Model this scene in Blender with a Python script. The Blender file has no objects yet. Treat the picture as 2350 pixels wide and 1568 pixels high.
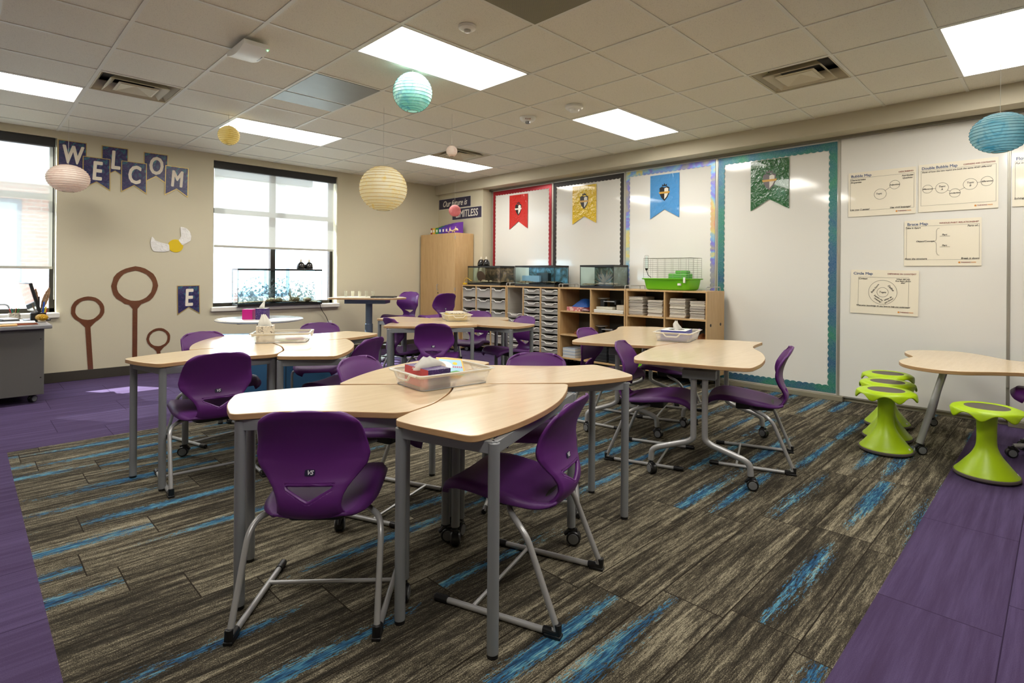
import bpy, bmesh, math, random
from mathutils import Vector, Matrix
from math import sin, cos, pi, radians as rad
SC = bpy.context.scene
COL = SC.collection
random.seed(7)

# ------------------------------------------------------------------ camera
FPX, CX, CY, YAW, ROLL = 1264.62, 1188.78, 630.16, 0.7812, 0.0073
W_, H_ = 2350, 1568
cam = bpy.data.cameras.new('camera'); cam_ob = bpy.data.objects.new('camera', cam); COL.objects.link(cam_ob)
cam.sensor_fit = 'HORIZONTAL'; cam.sensor_width = 36
cam.lens = 36 * FPX / W_
cam.shift_x = (W_ / 2 - CX) / W_
cam.shift_y = (CY - H_ / 2) / W_
cam.clip_start = .05; cam.clip_end = 200
Fv = Vector((cos(YAW), sin(YAW), 0)); Rv = Vector((sin(YAW), -cos(YAW), 0)); Uv = Vector((0, 0, 1))
R2 = Rv * cos(ROLL) + Uv * sin(ROLL); U2 = -Rv * sin(ROLL) + Uv * cos(ROLL)
m = Matrix((R2, U2, -Fv)).transposed().to_4x4(); m.translation = Vector((-1.977, -3.648, 1.276))
cam_ob.matrix_world = m
SC.camera = cam_ob

# ------------------------------------------------------------------ light, view
SC.view_settings.view_transform = 'Standard'; SC.view_settings.look = 'None'
SC.view_settings.gamma = 1; SC.view_settings.use_curve_mapping = False
SC.view_settings.exposure = 1.35
world = bpy.data.worlds.new('sky'); SC.world = world; world.use_nodes = True
bgn = world.node_tree.nodes['Background']; bgn.inputs[0].default_value = (.80, .90, 1.0, 1); bgn.inputs[1].default_value = 5.0
sun = bpy.data.lights.new('sun', 'SUN'); sun.energy = 9; sun.angle = rad(.6); sun.color = (1, .96, .88)
sun_ob = bpy.data.objects.new('sun', sun); COL.objects.link(sun_ob)
sun_ob.rotation_euler = Vector((-.80, 1.12, 1.14)).to_track_quat('Z', 'Y').to_euler()
PANEL_E = 7.5          # brightness of the ceiling panels
SC.cycles.max_bounces = 8; SC.cycles.diffuse_bounces = 5; SC.cycles.glossy_bounces = 3
SC.cycles.transmission_bounces = 6; SC.cycles.transparent_max_bounces = 16
SC.cycles.caustics_reflective = False; SC.cycles.caustics_refractive = False
SC.cycles.sample_clamp_indirect = 4

# ------------------------------------------------------------------ materials
def lin(c):
    return tuple(((v / 255) / 12.92 if v / 255 <= .04045 else ((v / 255 + .055) / 1.055) ** 2.4) for v in c)
MATS = {}
def mat(name, col, rough=.5, metal=0, coat=0, emis=0, sheen=0, spec=.5):
    if name in MATS: return MATS[name]
    mt = bpy.data.materials.new(name); mt.use_nodes = True
    b = mt.node_tree.nodes['Principled BSDF']
    b.inputs['Base Color'].default_value = (*lin(col), 1)
    b.inputs['Roughness'].default_value = rough; b.inputs['Metallic'].default_value = metal
    b.inputs['Coat Weight'].default_value = coat; b.inputs['Coat Roughness'].default_value = .08
    b.inputs['Specular IOR Level'].default_value = spec
    if emis:
        b.inputs['Emission Color'].default_value = (*lin(col), 1); b.inputs['Emission Strength'].default_value = emis
    # faint procedural variation so nothing is dead flat
    nt = mt.node_tree; n = nt.nodes.new('ShaderNodeTexNoise'); n.inputs['Scale'].default_value = 14
    tc = nt.nodes.new('ShaderNodeTexCoord'); nt.links.new(tc.outputs['Object'], n.inputs['Vector'])
    mr = nt.nodes.new('ShaderNodeMapRange'); mr.inputs[3].default_value = max(.02, rough - .04); mr.inputs[4].default_value = min(1, rough + .04)
    nt.links.new(n.outputs[0], mr.inputs[0]); nt.links.new(mr.outputs[0], b.inputs['Roughness'])
    MATS[name] = mt
    return mt
def nodes(mt): return mt.node_tree, mt.node_tree.nodes['Principled BSDF']
class NT:
    """small helper for node wiring"""
    def __init__(s, mt): s.t = mt.node_tree; s.b = s.t.nodes['Principled BSDF'] if 'Principled BSDF' in s.t.nodes else None
    def n(s, typ, **kw):
        x = s.t.nodes.new('ShaderNode' + typ)
        for k, v in kw.items():
            if k.startswith('i') and k[1:].isdigit(): s.put(x.inputs[int(k[1:])], v)
            else: setattr(x, k, v)
        return x
    def put(s, sock, v):
        if isinstance(v, bpy.types.NodeSocket): s.t.links.new(v, sock)
        elif isinstance(v, bpy.types.Node): s.t.links.new(v.outputs[0], sock)
        elif isinstance(v, tuple) and len(v) == 3 and sock.type == 'RGBA': sock.default_value = (*v, 1)
        else: sock.default_value = v
    def m(s, op, a, b=0, c=0):
        x = s.n('Math', operation=op); s.put(x.inputs[0], a); s.put(x.inputs[1], b); s.put(x.inputs[2], c); return x.outputs[0]
    def mix(s, f, a, b):
        x = s.n('Mix', data_type='RGBA'); s.put(x.inputs[0], f)
        s.put(x.inputs[6], a if not isinstance(a, tuple) else (*a[:3], 1)); s.put(x.inputs[7], b if not isinstance(b, tuple) else (*b[:3], 1)); return x.outputs[2]
    def ramp(s, f, stops, interp='LINEAR'):
        x = s.n('ValToRGB'); s.put(x.inputs[0], f); r = x.color_ramp; r.interpolation = interp
        while len(r.elements) < len(stops): r.elements.new(.5)
        for e, (p, c) in zip(r.elements, stops): e.position = p; e.color = (*c, 1) if isinstance(c, tuple) else (c, c, c, 1)
        return x.outputs[0]
    def noise(s, vec, scale=1, detail=4, rough=.5, dist=0):
        x = s.n('TexNoise'); s.put(x.inputs['Vector'], vec); x.inputs['Scale'].default_value = scale
        x.inputs['Detail'].default_value = detail; x.inputs['Roughness'].default_value = rough; x.inputs['Distortion'].default_value = dist
        return x.outputs[0]
    def obj(s): return s.n('TexCoord').outputs['Object']
    def sepv(s, v): x = s.n('SeparateXYZ'); s.put(x.inputs[0], v); return x.outputs
    def comb(s, a, b, c): x = s.n('CombineXYZ'); s.put(x.inputs[0], a); s.put(x.inputs[1], b); s.put(x.inputs[2], c); return x.outputs[0]
    def bump(s, h, st=.2, d=.01):
        x = s.n('Bump'); x.inputs['Strength'].default_value = st; x.inputs['Distance'].default_value = d; s.put(x.inputs['Height'], h)
        s.t.links.new(x.outputs[0], s.b.inputs['Normal'])
def newmat(name, rough=.5):
    mt = bpy.data.materials.new(name); mt.use_nodes = True; MATS[name] = mt
    n = NT(mt); n.b.inputs['Roughness'].default_value = rough
    return mt, n

def wood(name, c1, c2, rough, coat, scl=(1, 14, 14), axis='x'):
    mt, n = newmat(name, rough)
    x, y, z = n.sepv(n.obj())
    v = n.comb(n.m('MULTIPLY', x, scl[0]), n.m('MULTIPLY', y, scl[1]), n.m('MULTIPLY', z, scl[2]))
    g = n.noise(v, 3.2, 6, .62, .25)
    g2 = n.noise(v, 14, 3, .6, .1)
    f = n.m('ADD', n.m('MULTIPLY', g, .7), n.m('MULTIPLY', g2, .3))
    col = n.ramp(f, [(.3, lin(c1)), (.5, lin(tuple((a + b) / 2 for a, b in zip(c1, c2)))), (.7, lin(c2))])
    n.put(n.b.inputs['Base Color'], col)
    n.b.inputs['Coat Weight'].default_value = coat; n.b.inputs['Coat Roughness'].default_value = .12
    return mt
WOODTOP = wood('maple_laminate', (214, 188, 148), (232, 210, 174), .30, .8, (1.2, 12, 12)); WOODTOP.node_tree.nodes['Principled BSDF'].inputs['Coat Roughness'].default_value = .17
WOODEDGE = wood('maple_edge_band', (172, 134, 92), (192, 156, 114), .45, .1, (2, 2, 20))
WOODCAB = wood('cabinet_maple', (186, 150, 102), (206, 172, 124), .45, .15, (9, 9, .9))
PURPLE = mat('purple_plastic', (92, 32, 112), .42)
PURPLESEAT, _n = newmat('purple_plastic_textured', .5)
_x, _y, _z = _n.sepv(_n.obj())
_w = _n.m('MULTIPLY', _n.m('SINE', _n.m('MULTIPLY', _x, 1700)), _n.m('SINE', _n.m('MULTIPLY', _y, 1700)))
_n.put(_n.b.inputs['Base Color'], _n.mix(_n.m('GREATER_THAN', _w, .35), lin((88, 34, 108)), lin((74, 28, 92))))
_n.bump(_w, .15, .001)
SILVER = mat('silver_powder_coat', (168, 168, 168), .34, .35)
GREYLEG = mat('grey_powder_coat', (132, 135, 138), .40, .12)
BLACK = mat('black_plastic', (20, 20, 22), .35)
DARK = mat('dark_metal', (42, 41, 40), .45, .4)
WHEEL = mat('grey_rubber_wheel', (112, 114, 116), .55)
WHITE = mat('white_plastic', (232, 232, 228), .4)
PAPER = mat('white_paper', (232, 228, 218), .8)
TAN = None

def wallmat(name, c, bump=.15):
    mt, n = newmat(name, .75)
    o = n.obj(); a = n.noise(o, 90, 4, .6); b = n.noise(o, 1.2, 2)
    n.put(n.b.inputs['Base Color'], n.mix(b, lin(tuple(v * .97 for v in c)), lin(c)))
    n.bump(a, bump, .004)
    return mt
WALL = wallmat('tan_painted_plaster', (206, 198, 172))
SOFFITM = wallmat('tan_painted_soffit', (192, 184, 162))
mt, n = newmat('ceiling_tile', .9)
o = n.obj(); v = n.n('TexVoronoi'); n.put(v.inputs['Vector'], o); v.inputs['Scale'].default_value = 210
sp = n.noise(o, 160, 2, .8)
n.put(n.b.inputs['Base Color'], n.mix(n.m('GREATER_THAN', n.m('ADD', n.m('SUBTRACT', .42, v.outputs[0]), n.m('MULTIPLY', n.m('SUBTRACT', sp, .5), .9)), .26), lin((224, 220, 207)), lin((140, 134, 118))))
CEIL = mt
TBAR = mat('white_ceiling_grid', (218, 217, 208), .5)
# carpet: purple border with an inlaid field of striped planks
mt, n = newmat('carpet', .95)
X, Y, Z = n.sepv(n.obj())
def cell(n, X, Y, w, l, seed):
    row = n.m('FLOOR', n.m('DIVIDE', n.m('ADD', Y, 50), w))
    wn = n.n('TexWhiteNoise', noise_dimensions='1D'); n.put(wn.inputs['W'], n.m('ADD', row, seed))
    xs = n.m('ADD', n.m('ADD', X, 50), n.m('MULTIPLY', wn.outputs[0], l))
    colm = n.m('FLOOR', n.m('DIVIDE', xs, l))
    w2 = n.n('TexWhiteNoise', noise_dimensions='2D'); n.put(w2.inputs[0], n.comb(row, colm, seed))
    fx = n.m('FRACT', n.m('DIVIDE', xs, l)); fy = n.m('FRACT', n.m('DIVIDE', n.m('ADD', Y, 50), w))
    edge = n.m('MINIMUM', n.m('MULTIPLY', n.m('MINIMUM', fx, n.m('SUBTRACT', 1, fx)), l), n.m('MULTIPLY', n.m('MINIMUM', fy, n.m('SUBTRACT', 1, fy)), w))
    return w2.outputs[0], edge, fx, fy
r, edge, fx, fy = cell(n, X, Y, .25, 1.0, 3.0)
r2n = n.n('TexWhiteNoise', noise_dimensions='1D'); n.put(r2n.inputs['W'], n.m('MULTIPLY', r, 91.7)); r2 = r2n.outputs[0]
off = n.m('MULTIPLY', r, 57.0)
va = n.comb(n.m('ADD', n.m('MULTIPLY', X, 2.2), off), n.m('MULTIPLY', Y, 34), off)
vb = n.comb(n.m('ADD', n.m('MULTIPLY', X, 16), off), n.m('MULTIPLY', Y, 190), off)
vc = n.comb(n.m('ADD', n.m('MULTIPLY', X, 1.1), off), n.m('MULTIPLY', Y, 11), off)
na = n.noise(va, 1, 4, .6, .3); nb = n.noise(vb, 1, 3, .7); pile = n.noise(n.obj(), 260, 2, .7)
nc = n.noise(vc, 1, 3, .55, .2)
nd = n.noise(n.comb(n.m('ADD', n.m('MULTIPLY', X, 40), off), n.m('MULTIPLY', Y, 150), off), 1, 2, .8)
f = n.m('ADD', n.m('ADD', n.m('MULTIPLY', na, .50), n.m('ADD', n.m('MULTIPLY', nb, .30), n.m('MULTIPLY', nd, .20))), n.m('ADD', n.m('MULTIPLY', n.m('SUBTRACT', pile, .5), .5), n.m('MULTIPLY', n.m('SUBTRACT', r, .5), .07)))
ground = n.ramp(f, [(.37, lin((36, 33, 27))), (.46, lin((58, 53, 44))), (.53, lin((90, 84, 70))), (.60, lin((146, 138, 117))), (.70, lin((176, 168, 144)))])
bluec = n.ramp(n.m('ADD', nb, n.m('MULTIPLY', n.m('SUBTRACT', na, .5), .8)), [(.35, lin((34, 62, 92))), (.5, lin((46, 92, 128))), (.62, lin((84, 140, 160))), (.75, lin((140, 176, 176)))])
band = n.m('SUBTRACT', 1, n.m('MULTIPLY', n.m('ABSOLUTE', n.m('SUBTRACT', fy, n.m('ADD', .2, n.m('MULTIPLY', r2, .6)))), 5.2))
along = n.m('SUBTRACT', 1, n.m('MULTIPLY', n.m('ABSOLUTE', n.m('SUBTRACT', fx, n.m('ADD', .3, n.m('MULTIPLY', r, .4)))), 1.35))
bl = n.m('ADD', n.m('MULTIPLY', band, .5), n.m('ADD', n.m('MULTIPLY', n.m('SUBTRACT', nc, .5), 1.5), n.m('MULTIPLY', n.m('SUBTRACT', nb, .5), 1.1)))
bl = n.m('ADD', bl, n.m('MULTIPLY', n.m('SUBTRACT', nd, .5), 1.6))
bl = n.m('MULTIPLY', n.m('GREATER_THAN', n.m('MULTIPLY', bl, along), .20), n.m('GREATER_THAN', r2, .22))
rug = n.mix(bl, ground, bluec)
rug = n.mix(n.m('LESS_THAN', edge, .0025), rug, lin((40, 34, 26)))
pr, pe, pfx, pfy = cell(n, X, Y, .5, 1.0, 11.0)
pv = n.comb(n.m('ADD', n.m('MULTIPLY', X, 1.2), n.m('MULTIPLY', pr, 31)), n.m('MULTIPLY', Y, 26), pr)
pf = n.m('ADD', n.m('MULTIPLY', n.noise(pv, 1, 4, .65), .7), n.m('MULTIPLY', n.m('ADD', pile, n.m('MULTIPLY', pr, .3)), .3))
purp = n.ramp(pf, [(.36, lin((68, 52, 82))), (.5, lin((76, 61, 94))), (.66, lin((88, 74, 110)))])
purp = n.mix(n.m('LESS_THAN', pe, .002), purp, lin((48, 34, 60)))
mask = n.m('MULTIPLY', n.m('GREATER_THAN', X, -1.75), n.m('MULTIPLY', n.m('GREATER_THAN', Y, -3.119), n.m('LESS_THAN', Y, 1.613)))
n.put(n.b.inputs['Base Color'], n.mix(mask, purp, rug))
n.b.inputs['Specular IOR Level'].default_value = .15
n.bump(pile, .5, .006)
CARPET = mt
def glassmat(name, tint=(1, 1, 1), refl=.08):
    mt = bpy.data.materials.new(name); mt.use_nodes = True; t = mt.node_tree; t.nodes.clear()
    o = t.nodes.new('ShaderNodeOutputMaterial'); mx = t.nodes.new('ShaderNodeMixShader'); tr = t.nodes.new('ShaderNodeBsdfTransparent'); gl = t.nodes.new('ShaderNodeBsdfGlossy')
    fr = t.nodes.new('ShaderNodeLayerWeight'); fr.inputs[0].default_value = refl
    gl.inputs[1].default_value = .03; tr.inputs[0].default_value = (*tint, 1)
    mu = t.nodes.new('ShaderNodeMath'); mu.operation = 'MULTIPLY'; mu.inputs[1].default_value = .4; t.links.new(fr.outputs[0], mu.inputs[0]); t.links.new(mu.outputs[0], mx.inputs[0]); t.links.new(tr.outputs[0], mx.inputs[1]); t.links.new(gl.outputs[0], mx.inputs[2]); t.links.new(mx.outputs[0], o.inputs[0])
    MATS[name] = mt; return mt
GLASS = glassmat('window_glass', (.95, .98, 1), .12)
TANKGLASS = glassmat('tank_glass', (.9, .96, .96), .18)
def sheer(name, col, trans, transp, rough=.6, tcol=None):
    """thin plastic, paper or cloth: diffuse + translucent + see-through"""
    mt = bpy.data.materials.new(name); mt.use_nodes = True; t = mt.node_tree; b = t.nodes['Principled BSDF']; o = t.nodes['Material Output']
    b.inputs['Base Color'].default_value = (*lin(col), 1); b.inputs['Roughness'].default_value = rough
    tl = t.nodes.new('ShaderNodeBsdfTranslucent'); tl.inputs[0].default_value = (*lin(col), 1)
    tr = t.nodes.new('ShaderNodeBsdfTransparent')
    if tcol: tr.inputs[0].default_value = (*lin(tcol), 1)
    m1 = t.nodes.new('ShaderNodeMixShader'); m1.inputs[0].default_value = trans
    m2 = t.nodes.new('ShaderNodeMixShader'); m2.inputs[0].default_value = transp
    t.links.new(b.outputs[0], m1.inputs[1]); t.links.new(tl.outputs[0], m1.inputs[2]); t.links.new(m1.outputs[0], m2.inputs[1]); t.links.new(tr.outputs[0], m2.inputs[2]); t.links.new(m2.outputs[0], o.inputs[0])
    MATS[name] = mt; return mt
SHADE = sheer('roller_shade_cloth', (196, 198, 192), .085, .10)
TRAYM = sheer('clear_frosted_plastic', (238, 236, 228), .3, .70, .2)
TRAYRIM = sheer('frosted_plastic_rim', (240, 238, 230), .35, .15, .25)
DRAWERM = sheer('clear_drawer_plastic', (220, 218, 212), .25, .5, .25)
TISSUE = sheer('tissue_paper', (240, 238, 230), .4, .0, .9)

# ------------------------------------------------------------------ mesh helpers
def fillet(poly, r, seg=5):
    out = []; n_ = len(poly)
    rs = r if isinstance(r, (list, tuple)) else [r] * n_
    for i in range(n_):
        p = Vector(poly[i]); a = Vector(poly[i - 1]); b = Vector(poly[(i + 1) % n_]); rr = rs[i]
        da = (a - p); db = (b - p); la, lb = da.length, db.length
        if rr <= 0 or la < 1e-6 or lb < 1e-6: out.append(tuple(p)); continue
        da /= la; db /= lb; t = min(rr, la * .48, lb * .48)
        s, e = p + da * t, p + db * t
        for k in range(seg + 1):
            u = k / seg; out.append(tuple((s * (1 - u) + p * u) * (1 - u) + (p * (1 - u) + e * u) * u))
    return out
def roundpath(pts, r, seg=6):
    out = [Vector(pts[0])]
    for i in range(1, len(pts) - 1):
        p, a, b = Vector(pts[i]), Vector(pts[i - 1]), Vector(pts[i + 1]); rr = r[i] if isinstance(r, (list, tuple)) else r
        da, db = a - p, b - p; t = min(rr, da.length * .48, db.length * .48); s, e = p + da.normalized() * t, p + db.normalized() * t
        for k in range(seg + 1):
            u = k / seg; out.append((s * (1 - u) + p * u) * (1 - u) + (p * (1 - u) + e * u) * u)
    out.append(Vector(pts[-1])); return out
class MB:
    def __init__(s): s.v = []; s.f = []; s.mi = []; s.cur = 0
    def add(s, vs, fs):
        o = len(s.v); s.v += [tuple(v) for v in vs]; s.f += [[i + o for i in f] for f in fs]; s.mi += [s.cur] * len(fs); return s
    def slot(s, i): s.cur = i; return s
    def box(s, c, d, rz=0, M=None):
        x, y, z = d[0] / 2, d[1] / 2, d[2] / 2; R = Matrix.Rotation(rz, 3, 'Z') if M is None else M
        vs = [R @ Vector((a * x, b * y, e * z)) + Vector(c) for e in (-1, 1) for b in (-1, 1) for a in (-1, 1)]
        return s.add(vs, [(0, 2, 3, 1), (4, 5, 7, 6), (0, 1, 5, 4), (2, 6, 7, 3), (0, 4, 6, 2), (1, 3, 7, 5)])
    def bb(s, a, b): return s.box([(p + q) / 2 for p, q in zip(a, b)], [abs(q - p) for p, q in zip(a, b)])
    def tube(s, path, r, n=10, cap=True, closed=False):
        P = [Vector(p) for p in path]; N = len(P); rings = []; up = None
        for i, p in enumerate(P):
            if closed: t = (P[(i + 1) % N] - P[i - 1]).normalized()
            else: t = ((P[min(i + 1, N - 1)] - P[max(i - 1, 0)])).normalized()
            if up is None: up = Vector((0, 0, 1)) if abs(t.z) < .9 else Vector((1, 0, 0))
            sd = t.cross(up).normalized(); up = sd.cross(t).normalized(); rr = r[i] if isinstance(r, (list, tuple)) else r
            rings.append([p + (sd * cos(2 * pi * k / n) + up * sin(2 * pi * k / n)) * rr for k in range(n)])
        vs = [v for q in rings for v in q]; fs = []
        for i in range(N if closed else N - 1):
            j = (i + 1) % N
            for k in range(n): fs.append((i * n + k, i * n + (k + 1) % n, j * n + (k + 1) % n, j * n + k))
        if cap and not closed: fs += [tuple(range(n))[::-1], tuple((N - 1) * n + k for k in range(n))]
        return s.add(vs, fs)
    def cyl(s, a, b, r, n=20): return s.tube([a, b], r, n)
    def lathe(s, prof, n=24, c=(0, 0, 0), M=None, cap=True):
        vs = []; fs = []; N = len(prof)
        for r, z in prof:
            for k in range(n):
                v = Vector((r * cos(2 * pi * k / n), r * sin(2 * pi * k / n), z)); v = M @ v if M else v; vs.append(v + Vector(c))
        for i in range(N - 1):
            for k in range(n): fs.append((i * n + k, i * n + (k + 1) % n, (i + 1) * n + (k + 1) % n, (i + 1) * n + k))
        if cap: fs += [tuple(range(n))[::-1], tuple((N - 1) * n + k for k in range(n))]
        return s.add(vs, fs)
    def prism(s, poly, z0, z1, side=None, M=None):
        n_ = len(poly); A = sum(poly[i - 1][0] * poly[i][1] - poly[i][0] * poly[i - 1][1] for i in range(n_))
        if A < 0: poly = poly[::-1]
        vs = [Vector((p[0], p[1], z0)) for p in poly] + [Vector((p[0], p[1], z1)) for p in poly]
        if M: vs = [M @ v for v in vs]
        c = s.cur; s.add(vs, [tuple(range(n_))[::-1], tuple(range(n_, 2 * n_))])
        if side is not None: s.cur = side
        o = len(s.v) - 2 * n_
        for i in range(n_):
            j = (i + 1) % n_; s.f.append([o + i, o + j, o + n_ + j, o + n_ + i]); s.mi.append(s.cur)
        s.cur = c; return s
    def grid(s, fn, nu, nv, keep=None):
        vs = [fn(i / nu, j / nv) for i in range(nu + 1) for j in range(nv + 1)]; fs = []
        for i in range(nu):
            for j in range(nv):
                if keep is None or keep((i + .5) / nu, (j + .5) / nv): a = i * (nv + 1) + j; fs.append((a, a + 1, a + nv + 2, a + nv + 1))
        return s.add(vs, fs)
    def wall(s, M, w, h, t, holes):
        """panel in local XZ with rectangular holes, thickness t (local Y), placed by matrix M"""
        xs = sorted({0, w, *[q for a in holes for q in (a[0], a[1])]}); zs = sorted({0, h, *[q for a in holes for q in (a[2], a[3])]})
        for i in range(len(xs) - 1):
            for j in range(len(zs) - 1):
                cx_, cz_ = (xs[i] + xs[i + 1]) / 2, (zs[j] + zs[j + 1]) / 2
                if any(a[0] < cx_ < a[1] and a[2] < cz_ < a[3] for a in holes): continue
                v = [M @ Vector(p) for p in ((xs[i], 0, zs[j]), (xs[i + 1], 0, zs[j]), (xs[i + 1], 0, zs[j + 1]), (xs[i], 0, zs[j + 1]), (xs[i], t, zs[j]), (xs[i + 1], t, zs[j]), (xs[i + 1], t, zs[j + 1]), (xs[i], t, zs[j + 1]))]
                s.add(v, [(0, 1, 2, 3), (7, 6, 5, 4), (0, 4, 5, 1), (1, 5, 6, 2), (2, 6, 7, 3), (3, 7, 4, 0)])
        return s
    def build(s, name, mats, parent=None, smooth=True, bevel=0, solid=0, offset=-1, ang=35, bseg=2, sub=0):
        me = bpy.data.meshes.new(name); me.from_pydata(s.v, [], s.f)
        mats = mats if isinstance(mats, (list, tuple)) else [mats]
        for q in mats: me.materials.append(q)
        for p, i in zip(me.polygons, s.mi): p.material_index = i
        bm = bmesh.new(); bm.from_mesh(me); bmesh.ops.recalc_face_normals(bm, faces=bm.faces); bm.to_mesh(me); bm.free()
        if smooth:
            me.shade_smooth(); me.set_sharp_from_angle(angle=rad(ang))
        o = bpy.data.objects.new(name, me); COL.objects.link(o)
        if parent: o.parent = parent
        if solid: q = o.modifiers.new('s', 'SOLIDIFY'); q.thickness = solid; q.offset = offset
        if bevel: q = o.modifiers.new('b', 'BEVEL'); q.width = bevel; q.segments = bseg; q.limit_method = 'ANGLE'; q.angle_limit = rad(40)
        if sub: q = o.modifiers.new('u', 'SUBSURF'); q.levels = sub; q.render_levels = sub
        return o
def tag(o, label=None, cat=None, group=None, kind=None):
    if label: o['label'] = label
    if cat: o['category'] = cat
    if group: o['group'] = group
    if kind: o['kind'] = kind
    return o
def thing(name, label, cat, loc=(0, 0, 0), rz=0, group=None):
    o = bpy.data.objects.new(name, None); o.empty_display_size = .1; COL.objects.link(o); o.location = loc; o.rotation_euler = (0, 0, rz)
    return tag(o, label, cat, group)
CHILD = {}
def copytree(o, parent=None):
    c = o.copy(); COL.objects.link(c); c.parent = parent
    for ch in list(o.children): copytree(ch, c)
    return c
def place(o, loc, rz=0, label=None, group=None):
    o.location = loc; o.rotation_euler = (0, 0, rz)
    if label: o['label'] = label
    if group: o['group'] = group
    return o
def text(name, body, size, mt, parent, M, ext=.001, offset=0, align='CENTER', shear=0, sx=1, space=1):
    cu = bpy.data.curves.new(name, 'FONT'); cu.body = body; cu.size = size; cu.extrude = ext; cu.align_x = align; cu.align_y = 'CENTER'; cu.shear = shear; cu.space_character = space; cu.resolution_u = 3
    tmp = bpy.data.objects.new('t', cu); COL.objects.link(tmp)
    bpy.context.view_layer.update()
    me = bpy.data.meshes.new_from_object(tmp.evaluated_get(bpy.context.evaluated_depsgraph_get()))
    bpy.data.objects.remove(tmp)
    if offset:      # a bolder stroke: the same glyphs laid over each other, slightly shifted and stepped in depth
        bm = bmesh.new()
        for k, (ox, oy) in enumerate(((0, 0), (1, 0), (-1, 0), (0, 1), (0, -1), (.7, .7), (-.7, .7), (.7, -.7), (-.7, -.7))):
            m2 = me.copy(); m2.transform(Matrix.Translation((ox * offset / sx, oy * offset, k * 2e-5))); bm.from_mesh(m2); bpy.data.meshes.remove(m2)
        bm.to_mesh(me); bm.free()
    me.materials.clear(); me.materials.append(mt)
    me.transform(M @ Matrix.Diagonal((sx, 1, 1, 1)))
    o = bpy.data.objects.new(name, me); COL.objects.link(o)
    if parent: o.parent = parent
    return o
def joinmesh(name, objs, parent):
    """fold several temporary lettering meshes into ONE part"""
    bm = bmesh.new(); mt = objs[0].data.materials[0]
    for o in objs: bm.from_mesh(o.data)
    me = bpy.data.meshes.new(name); bm.to_mesh(me); bm.free(); me.materials.append(mt)
    for o in objs: bpy.data.objects.remove(o)
    r = bpy.data.objects.new(name, me); COL.objects.link(r); r.parent = parent; return r
# frames: a wall frame maps local (x right, y up, z toward the room) to the world
def frame_right(y, z, x=4.37):   # on the long board wall, text reads toward -Y
    return Matrix(((0, 0, -1, x), (-1, 0, 0, y), (0, 1, 0, z), (0, 0, 0, 1)))
def frame_left(x, z, y=4.54):
    return Matrix(((1, 0, 0, x), (0, 0, -1, y), (0, 1, 0, z), (0, 0, 0, 1)))

CH = 2.883; YL = 4.545; T = .6096
# ------------------------------------------------------------------ the room
def st(o): return tag(o, kind='structure')
b = MB(); b.bb((-5.2, -6.4, -.05), (4.8, 4.8, 0)); st(b.build('floor', CARPET, smooth=False))
LIGHTS = [(0, -1), (4, -1), (0, 4), (4, 4), (4, -6), (-4, 4), (0, -6), (-4, -1), (-4, -6)]
VENTS = [(-2, 3), (4, -4), (4, 3)]
hole = {(i + k, j) for i, j in LIGHTS for k in (0, 1)} | set(VENTS)
b = MB(); b2 = MB()
x0c, x1c, y0c, y1c = -5.2, 4.115, -6.4, YL
for i in range(-9, 8):
    for j in range(-11, 8):
        if (i, j) in hole: continue
        ax, bx, ay, by = max(i * T, x0c), min((i + 1) * T, x1c), max(j * T, y0c), min((j + 1) * T, y1c)
        if bx - ax < .02 or by - ay < .02: continue
        b.box(((ax + bx) / 2, (ay + by) / 2, CH + .011), (bx - ax - .006, by - ay - .006, .018))
b.slot(1)
for i in range(-8, 7):
    segs = [(y0c, y1c)]
    for (a, c) in LIGHTS:
        if i == a + 1: segs = [q for s_ in segs for q in ((s_[0], min(s_[1], c * T)), (max(s_[0], (c + 1) * T), s_[1])) if q[1] - q[0] > .01]
    for q in segs: b.bb((i * T - .012, q[0], CH - .004), (i * T + .012, q[1], CH + .004))
for j in range(-10, 8): b.bb((x0c, j * T - .012, CH - .003), (x1c, j * T + .012, CH + .003))
b.slot(2); b.bb((x0c - .3, y0c - .3, CH + .25), (x1c + .6, y1c + .4, CH + .27))
st(b.build('ceiling', [CEIL, TBAR, CEIL], smooth=False))
# window wall (left in the photo)
WIN = [(-3.05, -1.22, .80, 2.80), (.415, 2.205, .80, 2.80)]
M = Matrix.Translation((-5.2, YL, 0)); b = MB().wall(M, 10.0, 3.2, .26, [(a + 5.2, c + 5.2, d, e) for a, c, d, e in WIN]); st(b.build('wall_left', WALL, smooth=False))
b = MB(); b.bb((4.19, 3.31, 0), (4.75, YL, 2.72)); st(b.build('wall_corner', WALL, smooth=False))
b = MB(); b.bb((4.39 + .035, -6.4, 0), (4.75, 3.31, 3.2)); st(b.build('wall_right', WALL, smooth=False))
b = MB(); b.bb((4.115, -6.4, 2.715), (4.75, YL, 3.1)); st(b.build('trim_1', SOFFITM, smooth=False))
b = MB(); b.bb((-5.3, -6.4, 0), (-5.2, 4.8, 3.2)); st(b.build('wall_back', WALL, smooth=False))
b = MB(); b.bb((-5.3, -6.5, 0), (4.8, -6.4, 3.2)); st(b.build('wall_front', WALL, smooth=False))
BASEM = mat('dark_rubber_base', (58, 53, 44), .5)
b = MB(); b.bb((-5.2, YL - .012, 0), (4.19, YL, .115)); b.bb((4.18, 3.3, 0), (4.19, YL - .012, .115)); st(b.build('baseboard_left', BASEM, smooth=False, bevel=.003))
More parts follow.
